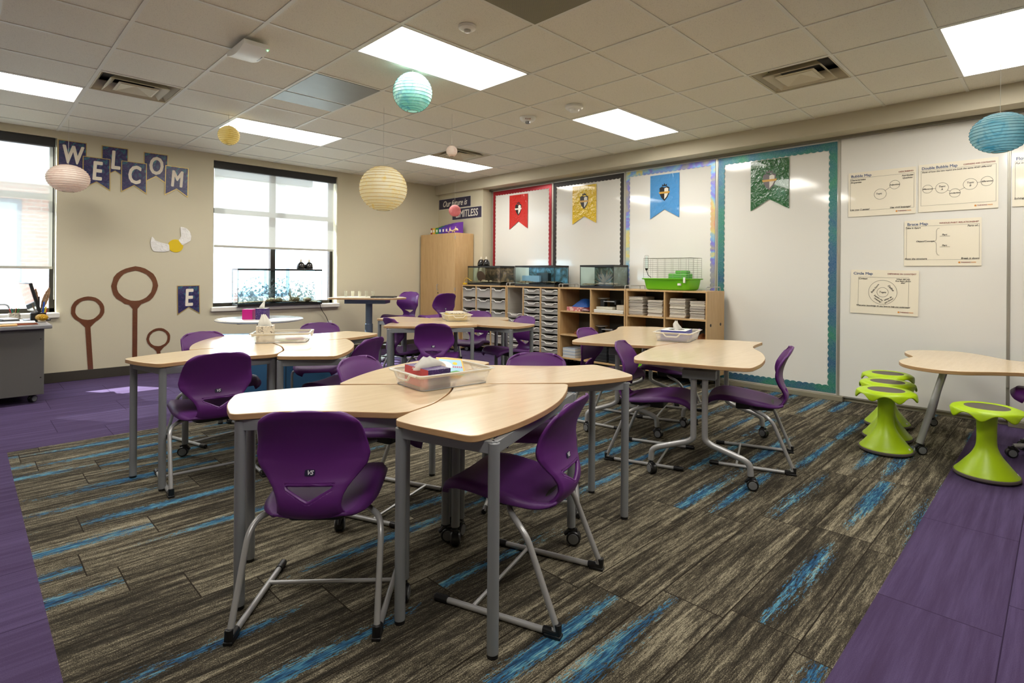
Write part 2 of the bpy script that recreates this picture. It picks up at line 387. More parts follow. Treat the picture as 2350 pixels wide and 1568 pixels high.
# windows
FRAME = mat('bronze_window_frame', (46, 42, 38), .4, .5)
SILLM = mat('white_solid_sill', (226, 222, 212), .35)
for k, (a, c, d, e) in enumerate(WIN):
    w = bpy.data.objects.new('window_%d' % (k + 1), None); COL.objects.link(w); w['kind'] = 'structure'
    b = MB(); y = YL + .19; t = .05
    mid = (a + c) / 2 if k == 0 else 1.27
    b.bb((a, y - .04, d), (a + t, y + .04, e)); b.bb((c - t, y - .04, d), (c, y + .04, e)); b.bb((a, y - .04, d), (c, y + .04, d + t)); b.bb((a, y - .04, e - t), (c, y + .04, e))
    b.bb((mid - .035, y - .04, d), (mid + .035, y + .04, e)); b.bb((a, y - .035, 2.10), (c, y + .035, 2.17)); b.build('window_frame', FRAME, w, bevel=.004, smooth=False)
    b = MB(); b.bb((a + t, y - .005, d + t), (c - t, y + .005, e - t)); b.build('pane', GLASS, w, smooth=False)
    b = MB(); b.bb((a - .03, YL - .05, d - .055), (c + .03, YL + .15, d)); b.build('window_sill', SILLM, w, bevel=.006, smooth=False)
    # roller shade
    bot = 1.30 if k == 0 else 1.62
    r = thing('roller_shade', ['grey translucent roller shade half drawn over the window behind the desk', 'translucent roller shade half drawn over the window with the fish tank'][k], 'window shade', ((a + c) / 2, YL + .07, e - .1))
    cx_ = (a + c) / 2
    b = MB(); b.bb((a - cx_ + .012, -.045, 0), (c - cx_ - .012, .04, .098)); b.build('cassette', DARK, r, bevel=.004, smooth=False)
    b = MB(); b.grid(lambda u, v: (a - cx_ + .03 + (c - a - .06) * u, 0, (bot + .03 - e + .1) + (e - .1 - bot - .03) * v), 1, 1); b.build('cloth', SHADE, r, smooth=False)
    b = MB(); b.bb((a - cx_ + .028, -.008, bot - e + .1), (c - cx_ - .028, .008, bot + .03 - e + .1)); b.build('hem_bar', mat('shade_hem', (180, 178, 168), .6), r, bevel=.003, smooth=False)
    b = MB(); b.tube([(c - cx_ - .018, -.03, 0), (c - cx_ - .018, -.03, -1.75)], .0025, 6); b.build('bead_chain', WHITE, r)
# outside: brick wing with a window, pale wing, ground, two cafe chairs
mt, n = newmat('red_brick', .9); br = n.n('TexBrick'); X_, Y_, Z_ = n.sepv(n.obj()); n.put(br.inputs['Vector'], n.comb(X_, Z_, Y_))
br.inputs['Color1'].default_value = (*lin((170, 112, 98)), 1); br.inputs['Color2'].default_value = (*lin((196, 140, 126)), 1); br.inputs['Mortar'].default_value = (*lin((190, 180, 168)), 1)
br.inputs['Scale'].default_value = 1; br.inputs['Brick Width'].default_value = .22; br.inputs['Row Height'].default_value = .08; br.inputs['Mortar Size'].default_value = .01; n.put(n.b.inputs['Base Color'], br.outputs[0]); BRICK = mt
t_ = thing('school_wing', 'red brick building wing seen through the left window', 'building', (-3.5, 11.0, 0)); 
MBk = MB(); M = Matrix.Translation((-5, 0, -.3)); MBk.wall(M, 8.6, 3.3, .35, [(5.0, 7.35, 1.35, 3.0), (1.2, 3.6, 1.35, 3.0)]); MBk.build('brick_wall', BRICK, t_, smooth=False)
for xo in (0, -3.8):
    f_ = MB(); f_.bb((xo, .05, 1.05), (xo + 2.35, .15, 1.12)); f_.bb((xo, .05, 2.63), (xo + 2.35, .15, 2.7)); f_.bb((xo, .05, 1.12), (xo + .07, .15, 2.63)); f_.bb((xo + 2.28, .05, 1.12), (xo + 2.35, .15, 2.63)); f_.bb((xo + 1.1, .05, 1.12), (xo + 1.17, .15, 2.63))
    f_ = f_.build('window', mat('blue_grey_frame', (110, 134, 162), .4), t_, smooth=False); g_ = MB(); g_.bb((xo + .07, .09, 1.12), (xo + 2.28, .11, 2.63)); g_.build('pane', mat('sky_blue_pane', (196, 222, 232), .1), f_, smooth=False)
b = MB(); b.bb((-5.1, -.15, 3.0), (3.7, .5, 3.25)); b.build('parapet', mat('pale_coping', (196, 192, 184), .7), t_, smooth=False)
t_ = thing('pale_school_wing', 'pale two storey building wing seen through the middle window', 'building', (4.2, 12.5, 0))
PALE = mat('pale_render', (240, 238, 232), .8)
b = MB(); M = Matrix.Translation((-3, 0, -.3)); b.wall(M, 4.1, 4.3, 3, [(1.8, 3.6, .9, 2.3)]); b.build('rendered_wall', PALE, t_, smooth=False)
b = MB(); b.bb((-3.1, -.15, 3.85), (1.2, 3.1, 4.05)); b.build('parapet', mat('grey_coping', (150, 150, 146), .7), t_, smooth=False)
f_ = MB(); f_.bb((-1.2, .05, .6), (.6, .12, .68)); f_.bb((-1.2, .05, 1.92), (.6, .12, 2.0)); f_.bb((-1.2, .05, .68), (-1.12, .12, 1.92)); f_.bb((.52, .05, .68), (.6, .12, 1.92)); f_.bb((-.1, .05, .68), (-.04, .12, 1.92))
f_ = f_.build('window', mat('blue_grey_frame', (110, 134, 162), .4), t_, smooth=False); g_ = MB(); g_.bb((-1.12, .08, .68), (.52, .09, 1.92)); g_.build('pane', MATS['sky_blue_pane'], f_, smooth=False)
b = MB(); b.grid(lambda u, v: (-25 + 60 * u, 4.9 + 40 * v, -.12), 1, 1); tag(b.build('courtyard_ground', mat('pale_concrete', (205, 202, 192), .9), smooth=False), kind='structure')
def cafe_chair(x, y, rz, label):
    t_ = thing('cafe_chair', label, 'chair', (x, y, -.12), rz, 'black metal chairs outside the window')
    for s_ in (-1, 1):
        b = MB(); b.tube(roundpath([(.2, s_ * .2, 0), (.2, s_ * .2, .45), (-.2, s_ * .2, .45), (-.26, s_ * .2, 0)], .05), .011, 8); b.build('leg', BLACK, t_)
    b = MB(); b.bb((-.2, -.2, .45), (.22, .2, .465)); b.build('seat', BLACK, t_, bevel=.005)
    b = MB(); b.tube(roundpath([(-.2, -.2, .45), (-.27, -.2, .92), (-.27, .2, .92), (-.2, .2, .45)], .07), .012, 8); b.tube([(-.25, -.2, .78), (-.25, .2, .78)], .008, 8); b.build('backrest', BLACK, t_)
cafe_chair(-2.15, 6.2, rad(70), 'black metal chair outside, nearer the brick corner'); cafe_chair(-1.75, 7.2, rad(100), 'black metal chair outside, farther from the window')

# ------------------------------------------------------------------ ceiling fittings
LED = bpy.data.materials.new('lit_diffuser'); LED.use_nodes = True; q = LED.node_tree.nodes['Principled BSDF']; q.inputs['Base Color'].default_value = (.9, .9, .9, 1)
q.inputs['Emission Color'].default_value = (1, .96, .89, 1); q.inputs['Emission Strength'].default_value = PANEL_E
names = {(0, -1): 'ceiling light panel nearest the camera, above the front table cluster', (4, -1): 'ceiling light panel above the right table, near the smoke detectors', (0, 4): 'ceiling light panel between the small yellow lantern and the window', (4, 4): 'small far ceiling light panel near the room corner', (4, -6): 'ceiling light panel at the upper right edge above the posters', (-4, 4): 'ceiling light panel at the left edge above the desk window', (0, -6): 'ceiling light panel behind the camera on the right', (-4, -1): 'ceiling light panel left of the camera', (-4, -6): 'ceiling light panel far behind the camera'}
for (i, j) in LIGHTS:
    t_ = thing('ceiling_light', names[(i, j)], 'light', ((i + 1) * T, (j + .5) * T, CH), 0, 'recessed ceiling light panels')
    hx, hy = T - .012, T / 2 - .012
    b = MB(); 
    for a, c in (((-hx, -hy, -.004), (hx, -hy + .012, .09)), ((-hx, hy - .012, -.004), (hx, hy, .09)), ((-hx, -hy, -.004), (-hx + .012, hy, .09)), ((hx - .012, -hy, -.004), (hx, hy, .09)), ((-hx, -hy, .08), (hx, hy, .09))): b.bb(a, c)
    b.build('frame', TBAR, t_, smooth=False)
    b = MB(); b.grid(lambda u, v: (-hx + .012 + (2 * hx - .024) * u, -hy + .012 + (2 * hy - .024) * v, .012 + .03 * (1 - abs(2 * v - 1)) ), 1, 8); b.build('diffuser', LED, t_, smooth=True)
OFFW = mat('offwhite_metal', (204, 196, 172), .5)
for (i, j), lb in zip(VENTS, ['square ceiling air diffuser above the desk, left of the room', 'square ceiling air diffuser at the upper right', 'square ceiling air diffuser beside the far light panel']):
    t_ = thing('ceiling_vent', lb, 'air vent', ((i + .5) * T, (j + .5) * T, CH), 0, 'square ceiling diffusers')
    b = MB(); b.bb((-.29, -.29, .10), (.29, .29, .12)); b.build('backing', BLACK, t_, smooth=False)
    def ring(b, r0, z0, r1, z1):
        c0 = [(-r0, -r0), (r0, -r0), (r0, r0), (-r0, r0)]; c1 = [(-r1, -r1), (r1, -r1), (r1, r1), (-r1, r1)]
        b.add([(x, y, z0) for x, y in c0] + [(x, y, z1) for x, y in c1], [(k, (k + 1) % 4, 4 + (k + 1) % 4, 4 + k) for k in range(4)])
    for nm, (r0, z0, r1, z1) in (('frame', (.293, -.002, .235, .08)), ('louver', (.215, -.012, .15, .055)), ('louver', (.205, -.016, .14, .05))):
        b = MB(); ring(b, r0, z0, r1, z1); 
        if nm == 'frame': ring(b, .293, -.002, .28, -.002)
        if nm == 'louver' and r0 < .21: continue
        b.build(nm, OFFW, t_, smooth=False, solid=.006)
    b = MB(); ring(b, .145, -.014, .13, -.018); b.add([(-.13, -.13, -.018), (.13, -.13, -.018), (.13, .13, -.018), (-.13, .13, -.018), (0, 0, .02)], [(0, 1, 4), (1, 2, 4), (2, 3, 4), (3, 0, 4)]); b.build('centre_plate', OFFW, t_, smooth=False, solid=.004)
GPAN = mat('grey_metal_panel', (120, 122, 122), .4, .4)
b = MB(); b.bb((.012, T + .012, CH - .006), (T - .012, 2 * T - .012, CH + .002)); tag(b.build('ceiling_panel', GPAN, bevel=.002, smooth=False), 'smooth grey metal panel filling a ceiling tile space', 'ceiling panel')
b = MB(); b.bb((.012, 2 * T + .012, CH - .006), (T - .012, 2.5 * T, CH + .002)); tag(b.build('ceiling_panel', GPAN, bevel=.002, smooth=False), 'narrow half tile grey metal panel in the ceiling grid', 'ceiling panel')
mt, n = newmat('perforated_olive_metal', .5); v = n.n('TexVoronoi'); n.put(v.inputs['Vector'], n.obj()); v.inputs['Scale'].default_value = 120; v.inputs['Randomness'].default_value = 0
n.put(n.b.inputs['Base Color'], n.mix(n.m('LESS_THAN', v.outputs[0], .3), lin((128, 124, 100)), lin((50, 48, 38))))
b = MB(); b.bb((.012, -3 * T + .012, CH - .006), (T - .012, -2 * T - .012, CH + .002)); tag(b.build('ceiling_grille', mt, bevel=.002, smooth=False), 'perforated olive grey ceiling grille at the top edge', 'air vent')
# wireless box, occupancy sensor, detectors
t_ = thing('wireless_router', 'white curved wireless access point clipped under the ceiling grid', 'router', (-.575, .45, CH - .03), rad(0))
def apf(u, v): x = -.075 + .17 * u; return (x, -.17 + .34 * v, -.028 - .028 * sin(pi * v) - .0 * u)
b = MB(); b.grid(apf, 4, 14); b.add([(-.075, -.17, 0), (.095, -.17, 0), (.095, .17, 0), (-.075, .17, 0)], [(0, 1, 2, 3)])
b2 = MB(); b2.grid(lambda u, v: (-.075 + .17 * u, -.17 + .34 * v, 0), 1, 14)
for sx in (0, 1): b.grid(lambda u, v, sx=sx: (apf(sx, v)[0], apf(sx, v)[1], apf(sx, v)[2] * u), 1, 14)
for sv in (0, 1): b.grid(lambda u, v, sv=sv: (-.075 + .17 * v, apf(0, sv)[1], apf(0, sv)[2] * u), 1, 4)
b.build('housing', WHITE, t_, ang=50)
b = MB(); b.lathe([(.0, 0), (.004, 0), (.004, -.002), (0, -.002)], 10, (.085, -.155, -.034)); b.build('status_light', mat('green_led', (120, 255, 150), .4, emis=4), t_)
b = MB(); [b.bb((.08, -.06 + k * .02, -.0535), (.085, -.048 + k * .02, -.056)) for k in range(5)]; b.build('lettering', BLACK, t_)
b = MB(); b.bb((-.02, -.02, 0), (.02, .02, .03)); b.build('bracket', DARK, t_)
t_ = thing('occupancy_sensor', 'small round white occupancy sensor near the top edge', 'sensor', (.32, -.89, CH))
b = MB(); b.lathe([(.0, 0), (.058, 0), (.055, -.016), (.035, -.024), (.0, -.024)], 28, cap=False); b.build('housing', WHITE, t_)
b = MB(); b.lathe([(.024, -.022), (.02, -.036), (.0, -.042)], 20, cap=False); b.build('lens', mat('frosted_lens', (190, 190, 184), .3), t_)
t_ = thing('smoke_detector', 'round white smoke detector beside the right light panel', 'smoke detector', (2.11, -.33, CH))
b = MB(); b.lathe([(0, 0), (.085, 0), (.085, -.02), (.07, -.035), (.05, -.036), (.044, -.055), (0, -.055)], 28, cap=False); b.build('housing', WHITE, t_)
b = MB(); b.lathe([(.0445, -.04), (.0455, -.048), (.0445, -.05)], 28, cap=False); b.build('vent_slot', BLACK, t_)
t_ = thing('fire_strobe', 'round white ceiling fire strobe with a clear flash lens', 'fire alarm', (2.09, .26, CH))
b = MB(); b.lathe([(0, 0), (.085, 0), (.08, -.02), (.055, -.042), (0, -.044)], 28, cap=False); b.build('housing', WHITE, t_)
b = MB(); b.lathe([(.028, -.04), (.024, -.062), (0, -.068)], 16, cap=False); b.build('lens', mat('clear_lens', (170, 172, 176), .1, .4), t_)
text('lettering', 'FIRE', .032, mat('red_ink', (150, 40, 30), .6), t_, Matrix.Translation((-.05, -.05, -.029)) @ Matrix.Rotation(rad(-45), 4, 'Z') @ Matrix.Rotation(rad(65), 4, 'X'), .001)

# ------------------------------------------------------------------ paper lanterns
def lanternmat(name, base, tint, dark, tr=.35):
    mt = sheer(name, base, tr, 0, .8); n = NT(mt); o = n.obj(); a = n.noise(o, 5, 4, .6, .8); bz = n.sepv(n.n('TexCoord').outputs['Generated'])[2]
    c = n.mix(n.ramp(a, [(.42, 0.0), (.58, 1.0)]), lin(base), lin(tint)); c = n.mix(n.ramp(n.noise(o, 9, 3, .6, 1.2), [(.55, 0.0), (.7, 1.0)]), c, lin(dark))
    n.put(n.b.inputs['Base Color'], c)
    for q in mt.node_tree.nodes:
        if q.type == 'BSDF_TRANSLUCENT': n.put(q.inputs[0], c)
    return mt
WIRE = mat('thin_wire', (150, 140, 120), .5, .5); THREAD = mat('white_thread', (200, 198, 186), .7)
def lantern(label, x, y, z, dia, mt, sq=1.0, ribs=16):
    t_ = thing('paper_lantern', label, 'paper lantern', (x, y, z), random.random() * 3, 'paper lanterns hanging from the ceiling'); R = dia / 2
    prof = []; a0 = rad(16); N = ribs
    for k in range(N + 1):
        a = a0 + (pi - 2 * a0) * k / N; prof.append((R * sin(a), -R * sq * cos(a)))
        if k < N: am = a0 + (pi - 2 * a0) * (k + .5) / N; prof.append((R * .985 * sin(am), -R * sq * .985 * cos(am)))
    b = MB(); b.lathe(prof, 36, cap=False); b.build('shade', mt, t_, ang=80)
    b = MB()
    for k in (0, N): a = a0 + (pi - 2 * a0) * k / N; b.tube([(R * sin(a) * cos(q * pi / 12), R * sin(a) * sin(q * pi / 12), -R * sq * cos(a)) for q in range(24)], .0022, 5, closed=True)
    b.tube([(-R * sin(a0), 0, R * sq * cos(a0)), (0, 0, R * sq * cos(a0) + .012), (R * sin(a0), 0, R * sq * cos(a0))], .0018, 5); b.build('wire_frame', WIRE, t_)
    b = MB()
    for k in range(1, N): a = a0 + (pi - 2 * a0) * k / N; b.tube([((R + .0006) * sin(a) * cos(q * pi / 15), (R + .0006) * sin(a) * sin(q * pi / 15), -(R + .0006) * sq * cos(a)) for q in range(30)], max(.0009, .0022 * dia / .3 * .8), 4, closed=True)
    b.build('rib', mt if dia < .15 else mat('rib_dark_paper_' + mt.name, tuple(int(v) for v in mt['rib']), .8), t_)  # rib wires, coloured darker than the tissue on the larger lanterns
    b = MB(); b.tube([(0, 0, R * sq * cos(a0) + .01), (0, 0, CH - z)], .0014, 5); b.build('thread', THREAD, t_)
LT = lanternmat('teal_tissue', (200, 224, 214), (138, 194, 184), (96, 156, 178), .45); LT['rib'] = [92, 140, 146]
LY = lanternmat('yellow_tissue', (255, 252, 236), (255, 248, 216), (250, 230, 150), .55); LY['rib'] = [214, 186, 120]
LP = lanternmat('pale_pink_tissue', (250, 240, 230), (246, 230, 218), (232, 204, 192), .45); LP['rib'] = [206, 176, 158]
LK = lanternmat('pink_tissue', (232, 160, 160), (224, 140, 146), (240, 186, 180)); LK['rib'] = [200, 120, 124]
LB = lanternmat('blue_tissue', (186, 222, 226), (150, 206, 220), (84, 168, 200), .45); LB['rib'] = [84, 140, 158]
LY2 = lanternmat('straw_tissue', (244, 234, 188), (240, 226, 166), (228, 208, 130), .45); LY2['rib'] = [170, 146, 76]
lantern('teal and green paper lantern high below the nearest ceiling light', .51, 0, 2.70, .305, LT)
lantern('large pale yellow paper lantern hanging in front of the far wall', .89, 1.04, 2.098, .455, LY, .95)
lantern('tiny white pink paper lantern near the far ceiling vent', 1.48, .73, 2.511, .112, LP, 1, 10)
lantern('small pink paper lantern in front of the LIMITLESS sign', 2.86, 2.40, 2.159, .168, LK, .98, 12)
lantern('small straw yellow paper lantern near the middle window light', -.08, 2.38, 2.666, .203, LY2, .95, 12)
lantern('squashed pale pink paper lantern covering the W of the banner', -1.19, 3.86, 2.259, .375, LP, .78)
lantern('sky blue paper lantern at the right edge above the posters', 2.40, -3.37, 2.146, .292, LB, .8)

# ------------------------------------------------------------------ chairs
def interp(pts, t):
    n_ = len(pts) - 1; x = t * n_; i = min(int(x), n_ - 1); u = x - i
    p0, p1, p2, p3 = pts[max(i - 1, 0)], pts[i], pts[i + 1], pts[min(i + 2, n_)]
    return [.5 * ((2 * b) + (-a + c) * u + (2 * a - 5 * b + 4 * c - d) * u * u + (-a + 3 * b - 3 * c + d) * u ** 3) for a, b, c, d in zip(p0, p1, p2, p3)]
SEATP = [(.545, .398, .12), (.54, .412, .16), (.515, .432, .185), (.46, .446, .200), (.39, .446, .206), (.32, .438, .207), (.25, .428, .206), (.185, .418, .20), (.13, .405, .182), (.09, .397, .150), (.062, .402, .125)]
BACKP = [(.062, .402, .125), (.044, .422, .114), (.034, .452, .108), (.036, .482, .114), (.048, .512, .130), (.062, .545, .158), (.07, .585, .192), (.07, .622, .200), (.062, .66, .195), (.048, .70, .189), (.03, .74, .183), (.012, .772, .172), (.004, .790, .140), (.002, .796, .112)]
def lerpl(P, t, k):
    q = t * (len(P) - 1); i = min(int(q), len(P) - 2); return P[i][k] * (1 - q + i) + P[i + 1][k] * (q - i)
def seatf(u, v, dz=0):
    x, z, h = interp(SEATP, u); w = 2 * v - 1
    z += .014 * w * w * (1 if u > .3 else u / .3)
    e = max(0, (abs(w) - .86) / .14); z -= .030 * e * e * min(1, (1 - u) * 2.2 + .15)
    return (x, w * h, z + dz)
def backf(u, v, dz=0):
    x, z, h = interp(BACKP, u); w = 2 * v - 1; h = lerpl(BACKP, u, 2) * .7 + h * .3
    z -= 1.0 * (w * h) ** 2 * max(0, u - .5) / .5
    x += .045 * w * w * min(1, max(0, (u - .15) * 2)) * (1 - .55 * max(0, u - .5) / .5) + .03 * w * w * max(0, 1 - u * 3)
    e = max(0, (abs(w) - .9) / .1); x += .006 * e
    return (x, w * h, z + dz)
BLUEBADGE = mat('badge_dark_blue', (28, 22, 60), .4); BADGEW = mat('badge_white_ink', (230, 230, 235), .5)
def make_chair(label, dz=0):
    t_ = thing('school_chair', label, 'chair')
    b = MB(); b.grid(lambda u, v: seatf(u, v, dz), 26, 20); b.build('seat', PURPLESEAT, t_, solid=.011, offset=0, ang=60, bevel=0)
    hwf = lambda u: .64 * min(1, max(0, (u - .172) / .115))
    keep = lambda u, v: not (.185 < u < .330 and abs(2 * v - 1) < hwf(u))
    b = MB(); b.grid(lambda u, v: backf(u, v, dz), 72, 64, keep); b.build('backrest', PURPLE, t_, solid=.013, offset=0, ang=60)
    # raised rim around the handle slot and the outer edge of the back
    b = MB(); rim = [backf(u, .5 + w / 2, dz) for u, w in ((.332, 0), (.332, .3), (.331, .55), (.322, .645), (.305, .65), (.287, .64), (.26, hwf(.26)), (.235, hwf(.235)), (.21, hwf(.21)), (.188, hwf(.188) * .7), (.183, 0), (.188, -hwf(.188) * .7), (.21, -hwf(.21)), (.235, -hwf(.235)), (.26, -hwf(.26)), (.287, -.64), (.305, -.65), (.322, -.645), (.331, -.55), (.332, -.3))]
    b.tube([p for p in rim], .0075, 8, closed=True); b.build('handle_rim', PURPLE, t_)
    # little badge on the rear of the backrest
    bx, by, bz = backf(.42, .5, dz); Mb = Matrix.Translation((bx - .0082, 0, bz)) @ Matrix(((0, 0, -1, 0), (-1, 0, 0, 0), (0, 1, 0, 0), (0, 0, 0, 1))) @ Matrix.Rotation(rad(-14), 4, 'X')
    b = MB(); b.prism(fillet([(-.018, -.011), (.018, -.011), (.018, .011), (-.018, .011)], .007), -.001, .0012, M=Mb); bd = b.build('badge', BLUEBADGE, t_)
    text('lettering', 'VS', .021, BADGEW, bd, Mb @ Matrix.Translation((0, 0, .0016)), .0003, .0006, shear=.3)
    zt = .37 + dz
    for s_ in (-1, 1):
        path = roundpath([(.27, s_ * .10, zt + .01), (.235, s_ * .165, zt + .002), (.17, s_ * .225, zt - .012), (.125, s_ * .240, zt - .05), (.0, s_ * .250, .024), (.05, s_ * .25, .0135), (.50, s_ * .25, .0135)], [0, .04, .05, .05, .022, .02, 0])
        b = MB(); b.tube(path, .0115, 12); lg = b.build('leg', SILVER, t_)
        b = MB(); b.bb((-.014, s_ * .25 - .0155, .0), (.048, s_ * .25 + .0155, .012)); b.tube([(.0, s_ * .25, .05), (-.004, s_ * .25, .018), (.055, s_ * .25, .016)], [.0145, .016, .0145], 10); b.build('heel_cap', BLACK, lg, bevel=.003)
        b = MB(); b.tube([(.455, s_ * .25, .0145), (.51, s_ * .25, .0145), (.516, s_ * .25, .0145)], [.0145, .0145, .010], 12); b.build('toe_cap', BLACK, lg)
    b = MB(); b.tube([(.345, -.245, .018), (.345, .245, .018)], .008, 10); b.build('crossbar', SILVER, t_)
    b = MB(); b.prism(fillet([(.12, -.10), (.36, -.13), (.36, .13), (.12, .10)], .03), zt - .005, zt + .042); b.build('seat_bracket', DARK, t_, bevel=.004)
    if dz: b = MB(); b.tube([(.12, -.246, .2), (.42, -.2, .2), (.42, .2, .2), (.12, .246, .2)], .009, 8); b.build('footrest', SILVER, t_)
    return t_
chair0 = make_chair('x')
G = 'purple school chairs around the tables'
chairs = [  # x, y, heading, label
 (-1.14, -1.785, 48, 'purple school chair nearest the camera, back turned, pushed under the front table'),
 (-.262, -2.31, 109, 'purple school chair seen from the side at the lower middle, right of the front table leg'),
 (-.89, -.085, 86, 'purple school chair with its back turned at the left table cluster'),
 (-.62, 1.32, -75, 'purple school chair at far left of the left table cluster, only its top showing'),
 (.48, 1.50, -118, 'purple school chair behind the left table cluster, facing the camera with an open slot'),
 (.215, .015, 118, 'purple school chair at the right of the left table cluster, seen from its side'),
 (-.39, -.73, -68, 'purple school chair behind the front tables, its textured front showing above the tabletop'),
 (.53, -1.33, -140, 'purple school chair behind the right wing of the front tables, only the top of its back showing'),
 (1.406, -1.322, -71, 'purple school chair at the near left corner of the right table, facing right'),
 (2.02, -.52, -82, 'purple school chair at the far left side of the right table, in front of the open shelves'),
 (2.69, -1.33, 110, 'purple school chair mostly hidden under the right table, its seat and runners showing'),
 (2.015, -2.34, 110, 'purple school chair standing alone in profile right of the right table'),
 (1.23, .70, 42, 'purple school chair with its back turned at the back table cluster'),
 (1.28, 1.59, -6, 'purple school chair in narrow side view at the left of the back table cluster'),
 (2.80, 1.80, -148, 'purple school chair behind the back table cluster, in front of the drawers'),
 (2.66, .78, 174, 'purple school chair at the right of the back table cluster, facing left'),
]
for k, (x, y, a, lb) in enumerate(chairs):
    c = chair0 if k == 0 else copytree(chair0)
    place(c, (x, y, 0), rad(a), lb, G)
tall0 = make_chair('x', .20)
place(tall0, (2.98, 3.62, 0), rad(-160), 'tall purple chair behind the high table near the wardrobe', 'tall chairs at the high table')
c = copytree(tall0); place(c, (3.0, 2.72, 0), rad(88), 'tall purple chair in front of the wardrobe with its back turned', 'tall chairs at the high table')

# ------------------------------------------------------------------ tables
def caster(parent, x, y, rz=0, r=.034):
    M = Matrix.Translation((x, y, 0)) @ Matrix.Rotation(rz, 4, 'Z')
    b = MB(); b.tube([M @ Vector(p) for p in ((0, 0, .062), (0, 0, .084))], .012, 10)
    Mh = M @ Matrix.Translation((.012, 0, r)) @ Matrix.Rotation(rad(90), 4, 'X')
    b.lathe([(.0, -.022), (r * .90, -.021), (r, -.015), (r * .95, -.004), (r * .95, .004), (r, .015), (r * .90, .021), (0, .022)], 20, M=Mh, cap=False)
    b.tube([M @ Vector(p) for p in ((-.03, 0, .045), (-.01, 0, .066), (.03, 0, .070))], [.008, .012, .009], 8)
    o = b.build('caster', BLACK, parent)
    w = MB()
    for s_ in (-1, 1):
        w.lathe([(0, s_ * .016 - .008), (r * .70, s_ * .016 - .008), (r * .76, s_ * .016), (r * .70, s_ * .0235), (0, s_ * .0245)], 22, M=Mh, cap=False)
    w.build('wheel', WHEEL, o); return o
def tabletop(poly, parent, z1=.745, th=.024, r=.03):
    b = MB(); b.slot(0).prism(fillet(poly, r), z1 - th, z1, side=1); return b.build('tabletop', [WOODTOP, WOODEDGE], parent, bevel=.003, ang=25)
A_ = [(-.004, .004), (-.13, -.133), (-.32, -.262), (-.458, -.302), (-.51, -.285), (-.58, -.2), (-.68, -.085), (-.81, .035), (-.97, .115), (-.93, .30), (-.83, .485), (-.63, .44), (-.424, .357)]
A_r = [0, .1, .1, .01, .04, .05, .08, .08, .035, .2, .05, .1, .01]
B_ = [(.002, -.006), (-.128, -.141), (-.318, -.27), (-.456, -.31), (-.57, -.365), (-.56, -.46), (-.5, -.725), (-.31, -.716), (-.1, -.665), (.1, -.585), (.28, -.475), (.405, -.378)]
B_r = [0, .1, .1, .02, .03, .05, .04, .1, .1, .1, .1, .03]
def legs(t_, plain, casters, beams=True, ztop=.715, rr=.0200):
    for x, y in plain:
        b = MB(); b.cyl((x, y, .012), (x, y, ztop), rr, 22); lg = b.build('leg', GREYLEG, t_, bevel=.002)
        b = MB(); b.cyl((x, y, 0), (x, y, .014), rr * .95, 22); b.build('foot', BLACK, lg)
    for x, y in casters:
        b = MB(); b.cyl((x, y, .083), (x, y, ztop), rr, 22); lg = b.build('leg', GREYLEG, t_, bevel=.002)
        caster(lg, x, y, random.uniform(-2.5, 1))
    pts = plain + casters
    b = MB()
    if beams:
        for i in range(len(pts)):
            p, q = Vector(pts[i]), Vector(pts[(i + 1) % len(pts)]); d = (q - p); L = d.length; d /= L
            M = Matrix.Rotation(math.atan2(d.y, d.x), 3, 'Z'); c = (p + q) / 2; b.box((c.x, c.y, .698), (L, .024, .042), M=M)
        b.build('frame', GREYLEG, t_, smooth=False, bevel=.002)
def wing(kind, cx_, cy_, th, label, group):
    t_ = thing('school_table', label, 'table', (cx_, cy_, 0), th, group)
    if kind in 'AD':
        tabletop(A_, t_, r=A_r); legs(t_, [(-.93, .128), (-.775, .46)], [(-.045, .0), (-.452, -.262)])
    else:
        tabletop(B_, t_, r=B_r); legs(t_, [(-.545, -.375), (-.425, -.745)], [(.36, -.44), (-.03, -.055)])
    return t_
def cluster(cx_, cy_, th, labels, group):
    for k, (kind, a) in enumerate((('A', 0), ('B', 0), ('B', pi), ('A', pi))):
        wing(kind, cx_, cy_, th + a, labels[k], group)
cluster(-.30, -1.555, 0, ['maple wing table of the front cluster pointing left, bright window glare on it', 'maple wing table of the front cluster nearest the camera', 'maple wing table at the back of the front cluster, curved edge facing the left tables', 'maple wing table of the front cluster pointing right toward the open shelves'], 'maple wing tables in the front cluster')
cluster(-.33, .545, rad(37), ['maple wing table pointing left at the left cluster, in front of the brown hoops', 'maple wing table at the near right of the left cluster with a long straight edge', 'maple wing table at the back left of the left cluster, curved edge', 'maple wing table of the left cluster pointing right toward the high table'], 'maple wing tables in the left cluster')
cluster(1.91, 1.25, rad(124), ['maple wing table of the back cluster nearest the camera on its right', 'maple wing table at the right of the back cluster beside the drawers', 'maple wing table at the front left of the back cluster', 'maple wing table at the far side of the back cluster near the wardrobe'], 'maple wing tables in the back cluster')
def tleg(t_, x, y, dx, dy, ztop=.70, spread=.30):
    """twin pole leg with bent feet on casters"""
    d = Vector((dx, dy, 0)).normalized(); L = Vector((dx, dy, 0)).length
    for s_ in (-1, 1):
        p = lambda a, z: Vector((x, y, z)) + d * s_ * a
        b = MB(); b.tube(roundpath([p(.034, ztop - .02), p(.034, .26), p(.07, .235), p(L * .86, .175), p(L * .985, .15), p(L, .085)], [0, .09, .03, .06, .05, 0], 6), .0185, 14); lg = b.build('leg', SILVER, t_)
        q = p(L, 0); caster(lg, q.x, q.y, random.uniform(-2.5, -.5))
    b = MB(); b.box((x, y, ztop - .035), (.20, .075, .055), math.atan2(dy, dx)); b.build('bracket', GREYLEG, t_, bevel=.004)
    bx_ = MB(); 
